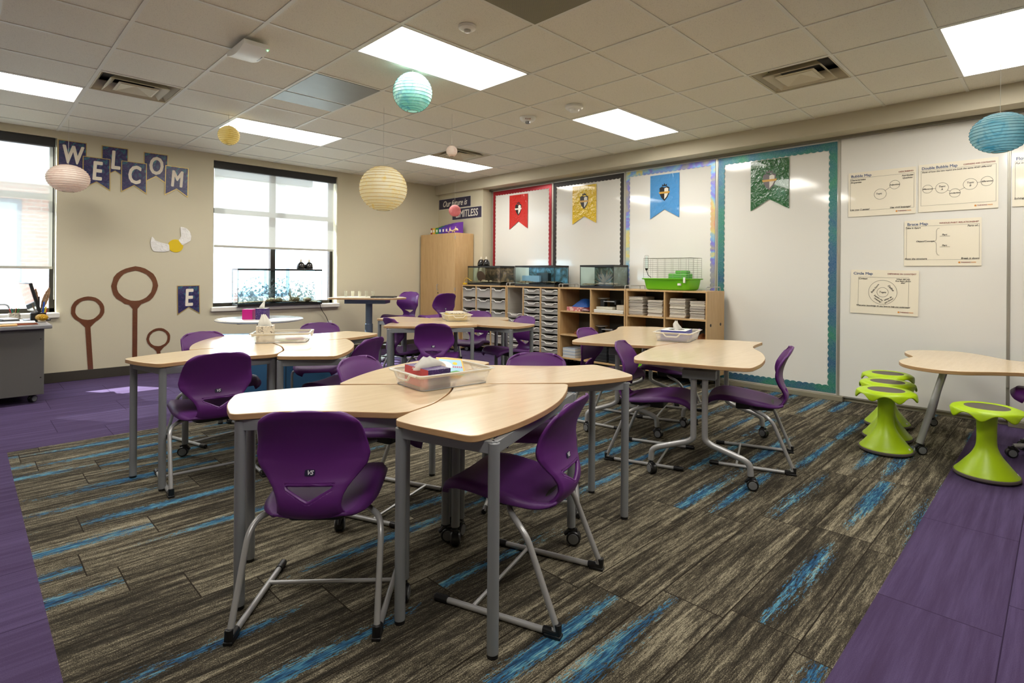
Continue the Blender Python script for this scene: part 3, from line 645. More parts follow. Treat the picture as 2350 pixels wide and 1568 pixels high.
R1 = [(1.44, -.87), (1.53, -.80), (1.72, -.735), (1.89, -.69), (2.39, -.59), (2.60, -.50), (2.74, -.41), (2.86, -.38), (3.02, -.56), (3.12, -.74), (3.0, -1.02), (2.72, -1.28), (2.36, -1.47), (1.70, -1.463), (1.62, -1.30), (1.52, -1.08)]
R2 = [(1.69, -1.475), (1.41, -1.55), (1.11, -1.655), (1.00, -1.73), (1.09, -1.98), (1.15, -2.2), (1.22, -2.37), (1.45, -2.345), (1.70, -2.275), (1.95, -2.155), (2.10, -2.045), (2.20, -1.99), (2.33, -1.955), (2.57, -1.925), (2.50, -1.68), (2.37, -1.482)]
t_ = thing('school_table', 'maple table of the right cluster farther from the camera, in front of the open shelves', 'table', (2.2, -.95, 0), 0, 'maple tables in the right cluster')
sh = lambda P, x, y: [(a - x, c - y) for a, c in P]
tabletop(sh(R1, 2.2, -.95), t_, r=[.05, .05, .1, .1, .1, .08, .05, .05, .1, .1, .15, .15, .02, .02, .1, .1]); tleg(t_, 1.75 - 2.2, -1.13 + .95, .128, -.248); tleg(t_, 2.75 - 2.2, -.75 + .95, .13, -.24)
b = MB(); b.box((.05, .10, .70), (1.0, .05, .04), rad(20)); b.build('frame', GREYLEG, t_, bevel=.003)
t_ = thing('school_table', 'maple table of the right cluster nearer the camera, wavy right edge and bent twin pole legs', 'table', (1.8, -1.9, 0), 0, 'maple tables in the right cluster')
tabletop(sh(R2, 1.8, -1.9), t_, r=[.02, .1, .05, .04, .1, .05, .06, .1, .1, .12, .08, .05, .05, .02, .1, .02]); tleg(t_, 1.253 - 1.8, -2.04 + 1.9, .086, -.285); tleg(t_, 2.41 - 1.8, -1.66 + 1.9, .098, -.29)
b = MB(); b.box((.02, .05, .70), (1.15, .05, .04), rad(18)); b.build('frame', GREYLEG, t_, bevel=.003)
# low table at the right edge
FR = [(4.08, -2.61), (3.94, -2.65), (3.75, -2.74), (3.61, -2.71), (3.39, -2.69), (3.22, -2.74), (3.11, -2.83), (3.05, -2.99), (3.11, -3.15), (3.25, -3.29), (3.37, -3.45), (3.35, -3.75), (3.45, -4.0), (3.75, -4.1), (4.1, -4.0), (4.2, -3.75), (4.05, -3.5), (4.1, -3.32), (4.34, -3.13), (4.46, -2.95), (4.35, -2.74), (4.23, -2.63)]
FR = [((x + 1.977) * .948 - 1.977 - 3.4, (y + 3.648) * .948 - 3.648 + 3.2) for x, y in FR]
t_ = thing('activity_table', 'low maple cloud shaped table at the right edge beside the green stools', 'table', (3.4, -3.2, 0))
tabletop(FR, t_, .635, .026, .06)
for tx, ty, fx_, fy_ in ((-.42, .16, -.51, .288), (.36, .24, .50, .36), (-.05, -.62, -.12, -.8), (.5, -.6, .62, -.75)):
    b = MB(); b.tube([(tx, ty, .61), (fx_, fy_, .08)], .023, 16); lg = b.build('leg', SILVER, t_); caster(lg, fx_, fy_, rad(-60))
# ------------------------------------------------------------------ green wobble stools
LIME = mat('lime_plastic', (168, 202, 10), .38); STOOLPAD = mat('grey_rubber_pad', (92, 86, 76), .8); STOOLRIM = mat('taupe_rubber_base', (96, 88, 82), .7)
def make_stool():
    t_ = thing('wobble_stool', 'x', 'stool')
    nseg = 48
    def rimf(u, v):
        a = 2 * pi * v; lob = (.5 + .5 * cos(7 * a)) ** 1.4; R = .195 + .006 * lob
        prof = [(.125, .0), (.150, .004), (.178, -.004), (.194, -.012), (.200, -.016 - .016 * lob), (.203, -.022 - .038 * lob), (.195, -.026 - .038 * lob), (.184, -.022 - .018 * lob), (.155, -.014), (.09, -.018), (.06, -.03)]
        r, z = interp(prof, u)[:2]; r *= (R / .195) if r > .15 else 1
        return (r * cos(a), r * sin(a), z + .452)
    b = MB(); b.grid(rimf, 30, 72); b.build('seat', LIME, t_, ang=60)
    b = MB(); b.lathe([(0, .4505), (.126, .4515), (.128, .449), (0, .447)], 48, cap=False); b.build('pad', STOOLPAD, t_)
    b = MB(); b.lathe([interp([(.068, .44), (.060, .40), (.056, .34), (.055, .28), (.056, .225), (.064, .185), (.088, .14), (.122, .098), (.155, .058), (.178, .034), (.176, .022)], k / 30)[:2] for k in range(31)], 48); b.build('column', LIME, t_, ang=60)
    b = MB(); b.lathe([(.176, .034), (.184, .028), (.184, .016), (.172, .005), (.12, .0), (0, .0)], 48, cap=False); b.build('base_ring', STOOLRIM, t_)
    b = MB(); b.prism(fillet([(-.012, -.007), (.012, -.007), (.012, .007), (-.012, .007)], .005), 0, .0015, M=Matrix.Rotation(rad(-135 + 25), 4, 'Z') @ Matrix.Translation((.162, 0, .052)) @ Matrix.Rotation(rad(50), 4, 'Y') @ Matrix.Rotation(rad(90), 4, 'Z')); b.build('badge', WHITE, t_)
    return t_
s0 = make_stool()
for k, (x, y, a, lb) in enumerate([(2.79, -2.725, 10, 'lime green wobble stool at the front of the row of three beside the low table'), (3.17, -2.66, 35, 'lime green wobble stool in the middle of the row of three'), (3.62, -2.575, 5, 'lime green wobble stool at the back of the row of three, nearest the whiteboard'), (2.64, -3.30, 22, 'lime green wobble stool standing alone on the purple carpet at the right edge')]):
    place(s0 if k == 0 else copytree(s0), (x, y, 0), rad(a), lb, 'lime green wobble stools').scale = (.93, .93, 1)
# rolling chair at the right edge
t_ = thing('rolling_chair', 'purple rolling chair cut off by the right edge of the photo', 'chair', (3.66, -3.66, 0), rad(170))
b = MB(); b.grid(lambda u, v: seatf(u, v, .05), 20, 14); b.build('seat', PURPLE, t_, solid=.012, offset=0)
b = MB(); b.grid(lambda u, v: backf(u, v, .05), 30, 16); b.build('backrest', PURPLE, t_, solid=.013, offset=0)
b = MB(); b.cyl((.27, 0, .1), (.27, 0, .44), .022, 16); b.build('column', SILVER, t_)
for k in range(5):
    a = rad(72 * k + 18); ex, ey = .27 + .24 * cos(a), .24 * sin(a)
    b = MB(); b.tube([(.27, 0, .11), (ex, ey, .085)], [.02, .013], 10); lg = b.build('leg', SILVER, t_); caster(lg, ex, ey, a)
# white round table, blue bench, high table
t_ = thing('round_table', 'round white table below the middle window holding tissue boxes', 'table', (.44, 2.93, 0))
b = MB(); b.lathe([(0, .722), (.44, .722), (.462, .73), (.465, .742), (.455, .748), (0, .748)], 64, cap=False); b.build('tabletop', mat('white_gloss_laminate', (222, 222, 218), .18, coat=.5), t_)
b = MB(); b.cyl((0, 0, .03), (0, 0, .72), .03); b.build('column', DARK, t_)
b = MB(); b.box((0, 0, .705), (.5, .06, .02)); b.box((0, 0, .706), (.06, .5, .02)); b.build('bracket', DARK, t_, bevel=.003)
b = MB(); b.lathe([(0, 0), (.25, 0), (.25, .012), (.05, .035), (0, .035)], 40, cap=False); b.build('base', DARK, t_)
t_ = thing('storage_bench', 'low blue cabinet bench behind the left table cluster', 'bench', (.20, 2.12, 0), rad(-30))
BLUEV = mat('blue_vinyl', (52, 100, 140), .45)
b = MB(); b.bb((-.66, -.2, .03), (.66, .2, .585)); b.build('body', BLUEV, t_, bevel=.012)
b = MB(); b.bb((-.67, -.21, .59), (.67, .21, .64)); b.build('top', mat('light_blue_vinyl', (96, 150, 190), .4), t_, bevel=.015)
for x in (-.22, .22): b = MB(); b.bb((x - .002, -.203, .04), (x + .002, -.199, .58)); b.build('seam', DARK, t_)
b = MB(); b.bb((-.64, -.18, 0), (.64, .18, .03)); b.build('plinth', BLACK, t_)
t_ = thing('high_table', 'tall white topped standing table near the wall, single thick column', 'table', (2.30, 3.72, 0), rad(-45))
b = MB(); b.slot(0).prism(fillet([(-.55, -.28), (.40, -.34), (.58, .0), (.40, .34), (-.55, .28)], .12), .895, .92, side=1); b.build('tabletop', [mat('pale_laminate', (214, 208, 190), .3, coat=.3), WOODEDGE], t_, bevel=.003)
b = MB(); b.lathe([(.058, .03), (.058, .52), (.05, .53), (.05, .89)], 28); b.build('column', mat('blue_grey_metal', (108, 122, 138), .35, .5), t_)
b = MB(); b.bb((-.32, -.16, .83), (.28, .16, .893)); b.build('bracket', MATS['blue_grey_metal'], t_, bevel=.005)
b = MB(); b.bb((-.38, -.25, .012), (-.31, .25, .04)); b.bb((.2, -.25, .012), (.27, .25, .04)); b.bb((-.38, -.05, .012), (.27, .05, .04)); b.build('base', mat('pale_grey_metal', (176, 182, 188), .35, .4), t_, bevel=.004)
"""items on the high table"""
gcup = glassmat('clear_acrylic', (.86, .88, .86), .3)
for k, (a_, c_) in enumerate(((-.40, .17), (-.30, .19), (-.20, .21), (-.10, .22), (.0, .23))):
    t2 = MB(); t2.lathe([(.018, 0), (.02, .004), (.02, .085), (.0175, .085), (.0175, .006), (0, .005)], 16, cap=False)
    p = Matrix.Rotation(rad(-45), 3, 'Z') @ Vector((a_, c_, 0)); o = t2.build('acrylic_tube', sheer('clear_acrylic_tube', (190, 186, 168), .2, .5, .1) if k == 0 else MATS['clear_acrylic_tube']); o.location = (2.30 + p.x, 3.72 + p.y, .92)
    tag(o, 'short clear acrylic tube standing in a row on the high table', 'tube', 'clear tubes on the high table')
t_ = thing('laptop', 'closed black laptop lying on the high table', 'laptop', (2.43, 3.52, .92), rad(-45))
b = MB(); b.bb((-.17, -.12, 0), (.17, .12, .012)); b.build('base', BLACK, t_, bevel=.003); b = MB(); b.bb((-.17, -.12, .013), (.17, .12, .02)); b.build('lid', BLACK, t_, bevel=.003)
# ------------------------------------------------------------------ trays and tissue boxes on the tables
def make_tray(label, x, y, rz, z=.745):
    t_ = thing('clear_tray', label, 'tray', (x, y, z), rz, 'clear plastic trays on the tables')
    L, W, Hh = .40, .29, .075
    def shell(b, z0, z1, l0, w0, l1, w1):
        p0 = fillet([(-l0 / 2, -w0 / 2), (l0 / 2, -w0 / 2), (l0 / 2, w0 / 2), (-l0 / 2, w0 / 2)], .03); p1 = fillet([(-l1 / 2, -w1 / 2), (l1 / 2, -w1 / 2), (l1 / 2, w1 / 2), (-l1 / 2, w1 / 2)], .03); n_ = len(p0)
        b.add([(*q, z0) for q in p0] + [(*q, z1) for q in p1], [(k, (k + 1) % n_, n_ + (k + 1) % n_, n_ + k) for k in range(n_)])
        return p0
    b = MB(); p0 = shell(b, .003, Hh - .014, L - .035, W - .035, L - .005, W - .005); b.add([(*q, .003) for q in p0], [tuple(range(len(p0)))]); b.build('body', TRAYM, t_, solid=.002)
    b = MB(); shell(b, Hh - .014, Hh, L, W, L + .012, W + .012); shell(b, Hh - .0005, Hh, L + .03, W + .03, L - .008, W - .008); b.build('rim', TRAYRIM, t_, solid=.002)
    b = MB(); b.tube([(*q, .003) for q in p0], .0022, 6, closed=True); b.build('base_edge', mat('grey_tray_edge', (120, 122, 122), .4), t_)
    for s_ in (-1, 1):
        b = MB(); xx = s_ * (L / 2 + .012); b.tube(roundpath([(xx, -.13, Hh - .004), (xx, -.07, Hh - .004), (xx, -.045, Hh - .032), (xx, .045, Hh - .032), (xx, .07, Hh - .004), (xx, .13, Hh - .004)], .01), .0055, 8); b.build('handle', TRAYRIM, t_)
    return t_
make_tray('clear plastic tray on the front tables with a red tissue box and a picture book', -.33, -1.50, rad(-6)); make_tray('clear plastic tray on the left tables with a cream tissue box and stationery', -.22, .66, rad(-30))
make_tray('clear plastic tray on the back tables holding a yellow box', 2.03, 1.33, rad(62)); make_tray('clear plastic tray on the right tables holding a blue tissue box', 2.21, -1.37, rad(15))
def tissue_box(label, x, y, z, rz, d, mside, mtop, mend=None, tuft=.07, tlean=.3, tw=.05):
    t_ = thing('tissue_box', label, 'tissue box', (x, y, z), rz)
    b = MB(); b.slot(0).prism([(-d[0] / 2, -d[1] / 2), (d[0] / 2, -d[1] / 2), (d[0] / 2, d[1] / 2), (-d[0] / 2, d[1] / 2)], 0, d[2], side=1)
    if mend:
        for k in range(len(b.f)):
            f_ = b.f[k]; c_ = sum((Vector(b.v[i]) for i in f_), Vector()) / len(f_)
            if abs(abs(c_.y) - d[1] / 2) < 1e-4: b.mi[k] = 2
    b.build('carton', [mtop, mside] + ([mend] if mend else []), t_, bevel=.0015)
    b = MB(); b.lathe([(.0, 0), (min(d[0], d[1]) * .32, 0)], 20, (0, 0, d[2] + .0008), cap=False); b.build('opening', BLACK, t_)
    rnd = random.Random(int(x * 100)); ph = rnd.random() * 6
    if tuft:
        b = MB()
        def tf(u, v):
            a = 2 * pi * v; k = 1 + .22 * sin(3 * a + ph) + .1 * sin(7 * a + 2 * ph) * u
            r = tw * (1.0 - .75 * u ** 1.3) * k; return (r * cos(a) + tlean * tuft * u * u, r * .55 * sin(a) + .008 * sin(5 * u + ph), d[2] - .01 + (tuft + .01) * (u - .12 * abs(sin(2 * a + ph)) * u * u))
        b.grid(tf, 10, 36); b.build('tissue', TISSUE, t_, ang=70)
    return t_
mt, n = newmat('red_starry_card', .4); n.put(n.b.inputs['Base Color'], lin((196, 62, 66))); REDC = mt
mt, n = newmat('purple_starry_card', .4); nn = n.noise(n.obj(), 160, 2, .9); n.put(n.b.inputs['Base Color'], n.mix(n.m('GREATER_THAN', nn, .62), n.ramp(n.noise(n.obj(), 12, 3), [(.35, lin((70, 36, 110))), (.65, lin((44, 30, 84)))]), lin((190, 170, 210)))); STARC = mt
tissue_box('red and purple tissue box with a big crumpled tissue in the front tray', -.415, -1.495, .749, rad(-6), (.12, .225, .088), REDC, STARC, STARC, .045, .0, .085)
STARC2 = mat('lilac_card', (92, 70, 140), .4)
CREAM = mt = newmat('cream_patterned_card', .6)[0]; n = NT(mt); nn = n.noise(n.obj(), 60, 3, .7); n.put(n.b.inputs['Base Color'], n.mix(n.m('GREATER_THAN', nn, .57), lin((226, 216, 196)), lin((120, 110, 96))))
tissue_box('cream patterned tissue box with a tissue peak in the left tray', -.33, .72, .749, rad(-30), (.115, .115, .12), CREAM, mat('white_card', (230, 228, 220), .6), None, .09, -.2, .05)
tissue_box('blue tissue box with a white tissue in the right tray', 2.19, -1.37, .749, rad(15), (.24, .20, .082), mat('periwinkle_card', (84, 88, 160), .5), MATS['white_card'], None, .075, -.1, .06)
tissue_box('magenta open tissue box on the white round table', .31, 2.90, .748, rad(-40), (.11, .11, .115), mat('magenta_card', (196, 24, 130), .35), MATS['magenta_card'], None, 0)
tissue_box('dark purple patterned tissue box with a tissue on the white round table', .42, 2.80, .748, rad(-40), (.115, .115, .125), STARC, MATS['white_card'], None, .085, .2, .03)
# picture book in the front tray
t_ = thing('picture_book', 'yellow and blue picture book leaning in the front tray', 'book', (-.225, -1.455, .80), rad(-30)); t_.rotation_euler = (rad(24), rad(6), rad(-28)); t_.location = (-.225, -1.43, .79); t_.scale = (.8, .8, .8)
b = MB(); b.bb((-.085, -.10, 0), (.085, .10, .022)); b.build('cover', mat('yellow_cover', (226, 176, 30), .4), t_, bevel=.001)
b = MB(); b.bb((-.07, -.085, .0222), (.075, .08, .0228)); b.build('sky_print', mat('light_blue_print', (150, 200, 224), .4), t_, smooth=False)
b = MB(); b.lathe([(0, .0), (.045, 0)], 24, (-.035, .01, .0236), cap=False); b.build('white_blob_print', WHITE, t_); b = MB(); b.lathe([(0, 0), (.016, 0)], 16, (.03, .035, .0236), cap=False); b.build('sun_print', mat('sun_yellow', (240, 200, 40), .5), t_)
b = MB(); b.prism([(-.08, -.095), (.08, -.095), (.08, -.06), (.03, -.045), (-.02, -.065), (-.05, -.045), (-.08, -.055)], .0229, .0236); b.build('hill_print', mat('leaf_green_print', (70, 150, 60), .5), t_)
b = MB(); [b.bb((.012 + k * .013, -.012, .0229), (.020 + k * .013, .004, .0236)) for k in range(5)]; b.build('title_print', mat('pink_print', (200, 80, 120), .5), t_)
t_ = thing('plastic_bag', 'small clear bag of odds and ends in the right end of the front tray', 'bag', (-.20, -1.56, .749))
b = MB(); b.grid(lambda u, v: ((-.06 + .12 * u), -.04 + .08 * v, .006 + .028 * sin(pi * u) * sin(pi * v) * (1 + .4 * sin(9 * u + 7 * v))), 16, 12); b.build('bag', TRAYM, t_, solid=.001)
b = MB(); [b.box((random.uniform(-.04, .04), random.uniform(-.025, .025), .008), (.018, .012, .012), random.random() * 3) for _ in range(9)]; tag(b.build('contents', mat('brown_beads', (150, 90, 70), .5), t_), kind='stuff')
# stationery in the left tray
for k, (c_, lb, nm, dx, dy, a) in enumerate([((150, 170, 120), 'green folded card lying in the left tray', 'card', .04, .0, 20), ((190, 140, 80), 'tan marker lying in the left tray', 'marker', .08, .02, 10), ((150, 120, 180), 'lilac marker lying in the left tray', 'marker', .09, -.02, -8)]):
    M = Matrix.Rotation(rad(-30), 3, 'Z'); p = M @ Vector((dx, dy, 0)); b = MB()
    if nm == 'card': b.box((0, 0, .004), (.13, .09, .005))
    else: b.cyl((-.065, 0, .008), (.065, 0, .008), .007, 10)
    o = b.build(nm, mat('stationery_%d' % k, c_, .5), bevel=.001); o.location = (-.22 + p.x, .66 + p.y, .749 + (.005 if k else 0)); o.rotation_euler = (0, 0, rad(-30 + a)); tag(o, lb, nm)
# box in the back tray
t_ = thing('card_game_box', 'yellow box with a patterned lid in the back tray', 'box', (2.03, 1.33, .749), rad(62))
b = MB(); b.bb((-.16, -.10, 0), (.16, .10, .074)); b.build('body', mat('yellow_card', (206, 178, 84), .5), t_, bevel=.002)
b = MB(); b.bb((-.155, -.095, .0745), (.155, .095, .092)); b.build('lid', CREAM, t_, bevel=.002)

# ------------------------------------------------------------------ whiteboard wall
WB, n = newmat('whiteboard_enamel', .16); n.put(n.b.inputs['Base Color'], lin((232, 231, 225))); n.b.inputs['Roughness'].default_value = .09; n.b.inputs['Coat Weight'].default_value = .6; n.b.inputs['Coat Roughness'].default_value = .06; n.bump(n.noise(n.obj(), 1.6, 1), .25, .02)
ALU = mat('aluminium_trim', (176, 172, 160), .35, .6)
SEAMS = [3.285, 1.925, .615, -.685, -1.995, -3.305, -4.615]
lbs = ['glossy whiteboard panel with the red scalloped border', 'glossy whiteboard panel with the black scalloped border', 'glossy whiteboard panel with the rainbow glitter border', 'tall glossy whiteboard panel with the teal glitter border', 'glossy white panel carrying the laminated map posters', 'glossy white panel at the far right edge of the photo']
for k in range(6):
    a, c = SEAMS[k], SEAMS[k + 1]; t_ = thing('whiteboard', lbs[k], 'whiteboard', (4.39, (a + c) / 2, 0), 0, 'sliding whiteboard panels'); w = (a - c) / 2
    b = MB(); b.bb((0, -w + .012, .05), (.03, w - .012, 2.69)); b.build('panel', WB, t_, smooth=False)
    for s_, nm in ((-1, 'edge_trim'), (1, 'edge_trim')): b = MB(); b.bb((-.006, s_ * w - (.011 if s_ > 0 else 0), .05), (.03, s_ * w + (0 if s_ > 0 else .011), 2.69)); b.build(nm, ALU, t_, smooth=False, bevel=.001)
    b = MB(); b.bb((-.008, -w + .011, .04), (.03, w - .011, .055)); b.build('edge_trim', ALU, t_, smooth=False)
    if k == 4:
        for z in (.33, 2.45): b = MB(); b.cyl((-.012, -w, z), (-.012, -w, z + .13), .009, 12); b.build('hinge', ALU, t_)
b = MB(); b.bb((4.335, -6.4, 2.69), (4.42, 3.31, 2.716)); b.bb((4.35, -6.4, 2.705), (4.37, 3.31, 2.72)); st(b.build('trim_2', mat('grey_track', (132, 128, 114), .4, .5), smooth=False))
b = MB(); b.bb((4.345, -2.045, 0), (4.42, 3.31, .05)); b.bb((4.345, -6.4, 0), (4.42, -3.31, .05)); st(b.build('trim_3', mat('tan_metal_plinth', (150, 144, 124), .4, .3), smooth=False, bevel=.003))
# scalloped borders
def glitter(name, stops, sc=1.3, gl=900):
    mt, n = newmat(name, .3); x, y, z = n.sepv(n.obj()); f = n.noise(n.comb(x, n.m('MULTIPLY', y, .8), z), sc, 3, .6, 1.0); v = n.n('TexVoronoi'); n.put(v.inputs['Vector'], n.obj()); v.inputs['Scale'].default_value = gl / 4
    c = n.ramp(f, stops); sp = n.sepv(v.outputs['Color'])[0]
    n.put(n.b.inputs['Base Color'], n.mix(n.m('MULTIPLY', sp, .28), c, n.mix(.5, c, (.9, .95, .95)))); n.b.inputs['Metallic'].default_value = .3; n.b.inputs['Roughness'].default_value = .42; return mt
REDB = mat('red_metallic_border', (156, 34, 46), .3, .4); BLKB = mat('black_card_border', (34, 28, 26), .5)
HOLO = glitter('rainbow_glitter', [(.3, lin((196, 170, 130))), (.4, lin((150, 150, 160))), (.47, lin((120, 110, 210))), (.53, lin((120, 180, 220))), (.6, lin((214, 206, 120))), (.7, lin((220, 150, 130)))], 2.2)
TEALB = glitter('teal_glitter', [(.35, lin((0, 84, 130))), (.5, lin((8, 110, 120))), (.65, lin((20, 130, 100)))], 2.0)
def scallop(L, w, amp=.012, per=.062):
    n_ = max(2, round(L / per)); top = []
    for k in range(n_ * 8 + 1): u = k / (n_ * 8); top.append((u * L, w - amp + amp * abs(sin(pi * u * n_)) ** .8))
    return [(0, 0), (L, 0)] + top[::-1]
def border(k, mt, label, w=.058, bottom=False, z0=.08, inset=.02, wt=.07, sides='lr'):
    a, c = SEAMS[k] - inset, SEAMS[k + 1] + inset; t_ = thing('scalloped_border', label, 'board border', (4.386, a, 0)); zt = 2.675; W = a - c
    # local frame: x = along -Y from left edge, y = Z
    B = Matrix(((0, 0, -1, 0), (-1, 0, 0, 0), (0, 1, 0, 0), (0, 0, 0, 1)))
    for M_, L, ww in ((B @ Matrix.Translation((0, zt, 0)) @ Matrix.Diagonal((1, -1, 1, 1)), W, wt),
                     (B @ Matrix.Translation((0, z0, 0)) @ Matrix(((0, 1, 0, 0), (1, 0, 0, 0), (0, 0, 1, 0), (0, 0, 0, 1))), zt - z0, w),
                     (B @ Matrix.Translation((W, z0, 0)) @ Matrix(((0, -1, 0, 0), (1, 0, 0, 0), (0, 0, 1, 0), (0, 0, 0, 1))), zt - z0, w)) + (((B @ Matrix.Translation((0, z0 - .01, 0)), W, w),) if bottom else ()):
        o_ = (.0005, .0035) if L == W else (.0, .0025)
        b = MB(); b.prism(scallop(L, ww), o_[0], o_[1], M=M_); b.build('border_strip', mt, t_, smooth=False)
border(0, REDB, 'red metallic scalloped border around the leftmost whiteboard'); border(1, BLKB, 'black scalloped border around the second whiteboard'); border(2, HOLO, 'rainbow holographic glitter scalloped border around the third whiteboard'); border(3, TEALB, 'teal glitter scalloped border around the tall fourth whiteboard', bottom=True, w=.078, wt=.085)
# pennants with plain heraldic crests (generic stand-ins)
GOLD = mat('gold_ink', (206, 160, 70), .4); INKW = mat('white_ink', (226, 222, 210), .5); INK = mat('black_ink', (26, 24, 24), .5)
def banner(y0, y1, zt, zb, zn, colr, label, dark, third):
    t_ = thing('pennant_banner', label, 'banner', (4.383, (y0 + y1) / 2, zt), 0, 'crested pennants on the whiteboards')
    W = y0 - y1; Hh = zt - zb; hn = zt - zn
    mt, n = newmat('glossy_' + label.split()[0] + '_plastic', .18); n.put(n.b.inputs['Base Color'], lin(colr)); n.b.inputs['Coat Weight'].default_value = .5
    n.bump(n.noise(n.obj(), 14, 2, .5, 1.2), .45, .03)
    B = Matrix(((0, 0, -1, 0), (-1, 0, 0, 0), (0, 1, 0, 0), (0, 0, 0, 1)))
    b = MB(); b.prism([(-W / 2, 0), (W / 2, -.002), (W / 2, -Hh), (0, -hn), (-W / 2, -Hh)], .001, .004, M=B); b.build('cloth', mt, t_, smooth=False)
    cy_ = -Hh * .42; s_ = W * .17; C = B @ Matrix.Translation((0, cy_, .0042))
    sh_ = [(-s_, s_ * .9), (-s_ * .5, s_ * 1.15), (0, s_ * .95), (s_ * .5, s_ * 1.15), (s_, s_ * .9), (s_ * .95, -s_ * .2), (s_ * .6, -s_ * .9), (0, -s_ * 1.5), (-s_ * .6, -s_ * .9), (-s_ * .95, -s_ * .2)]
    cr = MB(); cr.prism(sh_, 0, .0015, M=C); cr = cr.build('crest', dark, t_, smooth=False)
    b = MB(); b.prism([(x * .8, y * .8) for x, y in sh_], .0015, .002, M=C); b.build('crest_field', INKW, cr, smooth=False)
    b = MB(); b.prism([(x * .8, y * .8) for x, y in sh_ if x <= 1e-6 or y > 9], .002, .0024, M=C); b.build('crest_quarter', dark, cr, smooth=False)
    b = MB(); b.prism([(-s_ * 1.15, s_ * .2), (s_ * 1.15, s_ * .2), (s_ * 1.0, -s_ * .15), (-s_ * 1.0, -s_ * .15)], .0024, .003, M=C); b.build('crest_ribbon', third, cr, smooth=False)
    b = MB(); b.prism([(-s_ * .5, s_ * 1.2), (-s_ * .45, s_ * 1.6), (-s_ * .2, s_ * 1.35), (0, s_ * 1.75), (s_ * .2, s_ * 1.35), (s_ * .45, s_ * 1.6), (s_ * .5, s_ * 1.2)], 0, .002, M=C); b.build('crest_crown', dark, cr, smooth=False)
banner(2.865, 2.45, 2.575, 2.015, 2.14, (200, 44, 40), 'red forked pennant with a small pale crest on the first whiteboard', INK, INKW)
banner(1.53, 1.095, 2.58, 2.02, 2.13, (226, 190, 20), 'yellow forked glossy pennant with a black crest on the second whiteboard', INK, GOLD)
banner(.22, -.195, 2.58, 2.015, 2.13, (76, 150, 214), 'blue forked pennant with a dark crest on the third whiteboard', INK, GOLD)
banner(-1.09, -1.505, 2.585, 2.02, 2.14, (46, 100, 58), 'green forked glossy pennant with a grey crest on the teal bordered board', mat('grey_ink', (110, 104, 108), .5), GOLD)
# posters
TITLEB = mat('navy_title_ink', (50, 78, 124), .6); REDI = mat('maroon_ink', (130, 50, 44), .6); ORI = mat('orange_ink', (214, 140, 50), .6); LAM, n = newmat('laminated_cream_card', .25); n.put(n.b.inputs['Base Color'], lin((240, 233, 214))); n.b.inputs['Coat Weight'].default_value = .4
n.bump(n.noise(n.obj(), 5, 2), .12, .02)
def poster(label, y, z, W, Hh, title, sub, fr=(.03, .975, .13, .87), texts=(), circles=(), lines=(), tilt=0, ss=1.15, ts=1.05):
    t_ = thing('map_poster', label, 'poster', (4.384, y - W / 2, z - Hh / 2), 0, 'laminated map posters on the white panels'); t_.rotation_euler = (rad(tilt), 0, 0)
    B = Matrix(((0, 0, -1, 0), (-1, 0, 0, 0), (0, 1, 0, 0), (0, 0, 0, 1))); P = lambda u, v, h=.004: B @ Matrix.Translation(((u - .5) * W, (.5 - v) * Hh, h))
    b = MB(); b.prism(fillet([(-W / 2, -Hh / 2), (W / 2, -Hh / 2), (W / 2, Hh / 2), (-W / 2, Hh / 2)], .008), 0, .003, M=B); b.build('card', LAM, t_, smooth=False)
    b = MB(); t = .0016; x0, x1, y0, y1 = (fr[0] - .5) * W, (fr[1] - .5) * W, (.5 - fr[3]) * Hh, (.5 - fr[2]) * Hh
    for a, c in (((x0, y0), (x1, y0 + t)), ((x0, y1 - t), (x1, y1)), ((x0, y0), (x0 + t, y1)), ((x1 - t, y0), (x1, y1))): b.prism([(a[0], a[1]), (c[0], a[1]), (c[0], c[1]), (a[0], c[1])], .003, .0036, M=B)
    b.build('frame_line', INK, t_, smooth=False)
    text('title', title, .036, TITLEB, t_, P(.04, .085), .0003, .0006, 'LEFT', sx=ts)
    if sub: text('subtitle', sub, .0185, REDI, t_, P(.965, .085), .0003, .0004, 'RIGHT', sx=ss)
    if texts:
        tm = [text('w', s_, sz, INK, None, P(u, v) @ Matrix.Rotation(rad(rot), 4, 'Z'), .0003, .0004, 'CENTER', .2) for s_, u, v, sz, rot in texts]; [setattr(o, 'parent', t_) or setattr(o, 'name', 'handwriting') for o in tm]
    if circles or lines:
        b = MB()
        for u, v, r in circles: c = P(u, v); b.tube([c @ Vector((r * W * cos(q * pi / 20), r * W * sin(q * pi / 20), 0)) for q in range(40)], .0011, 4, closed=True)
        for a in lines: b.tube([P(*q) @ Vector((0, 0, 0)) for q in a], .0011, 4)
        b.build('diagram', INK, t_, smooth=False)
    text('footer', 'THINKING', .013, REDI, t_, P(.87, .93), .0003, .0005, 'RIGHT', sx=1.1); text('footer', 'MAPS', .013, ORI, t_, P(.875, .93), .0003, .0004, 'LEFT', sx=1.1)
    b = MB(); b.prism([((.011 if q % 2 else .006) * cos(q * pi / 8), (.011 if q % 2 else .006) * sin(q * pi / 8)) for q in range(16)], 0, .0005, M=P(.73, .93)); b.build('sun_logo', ORI, t_, smooth=False)
hw = .022
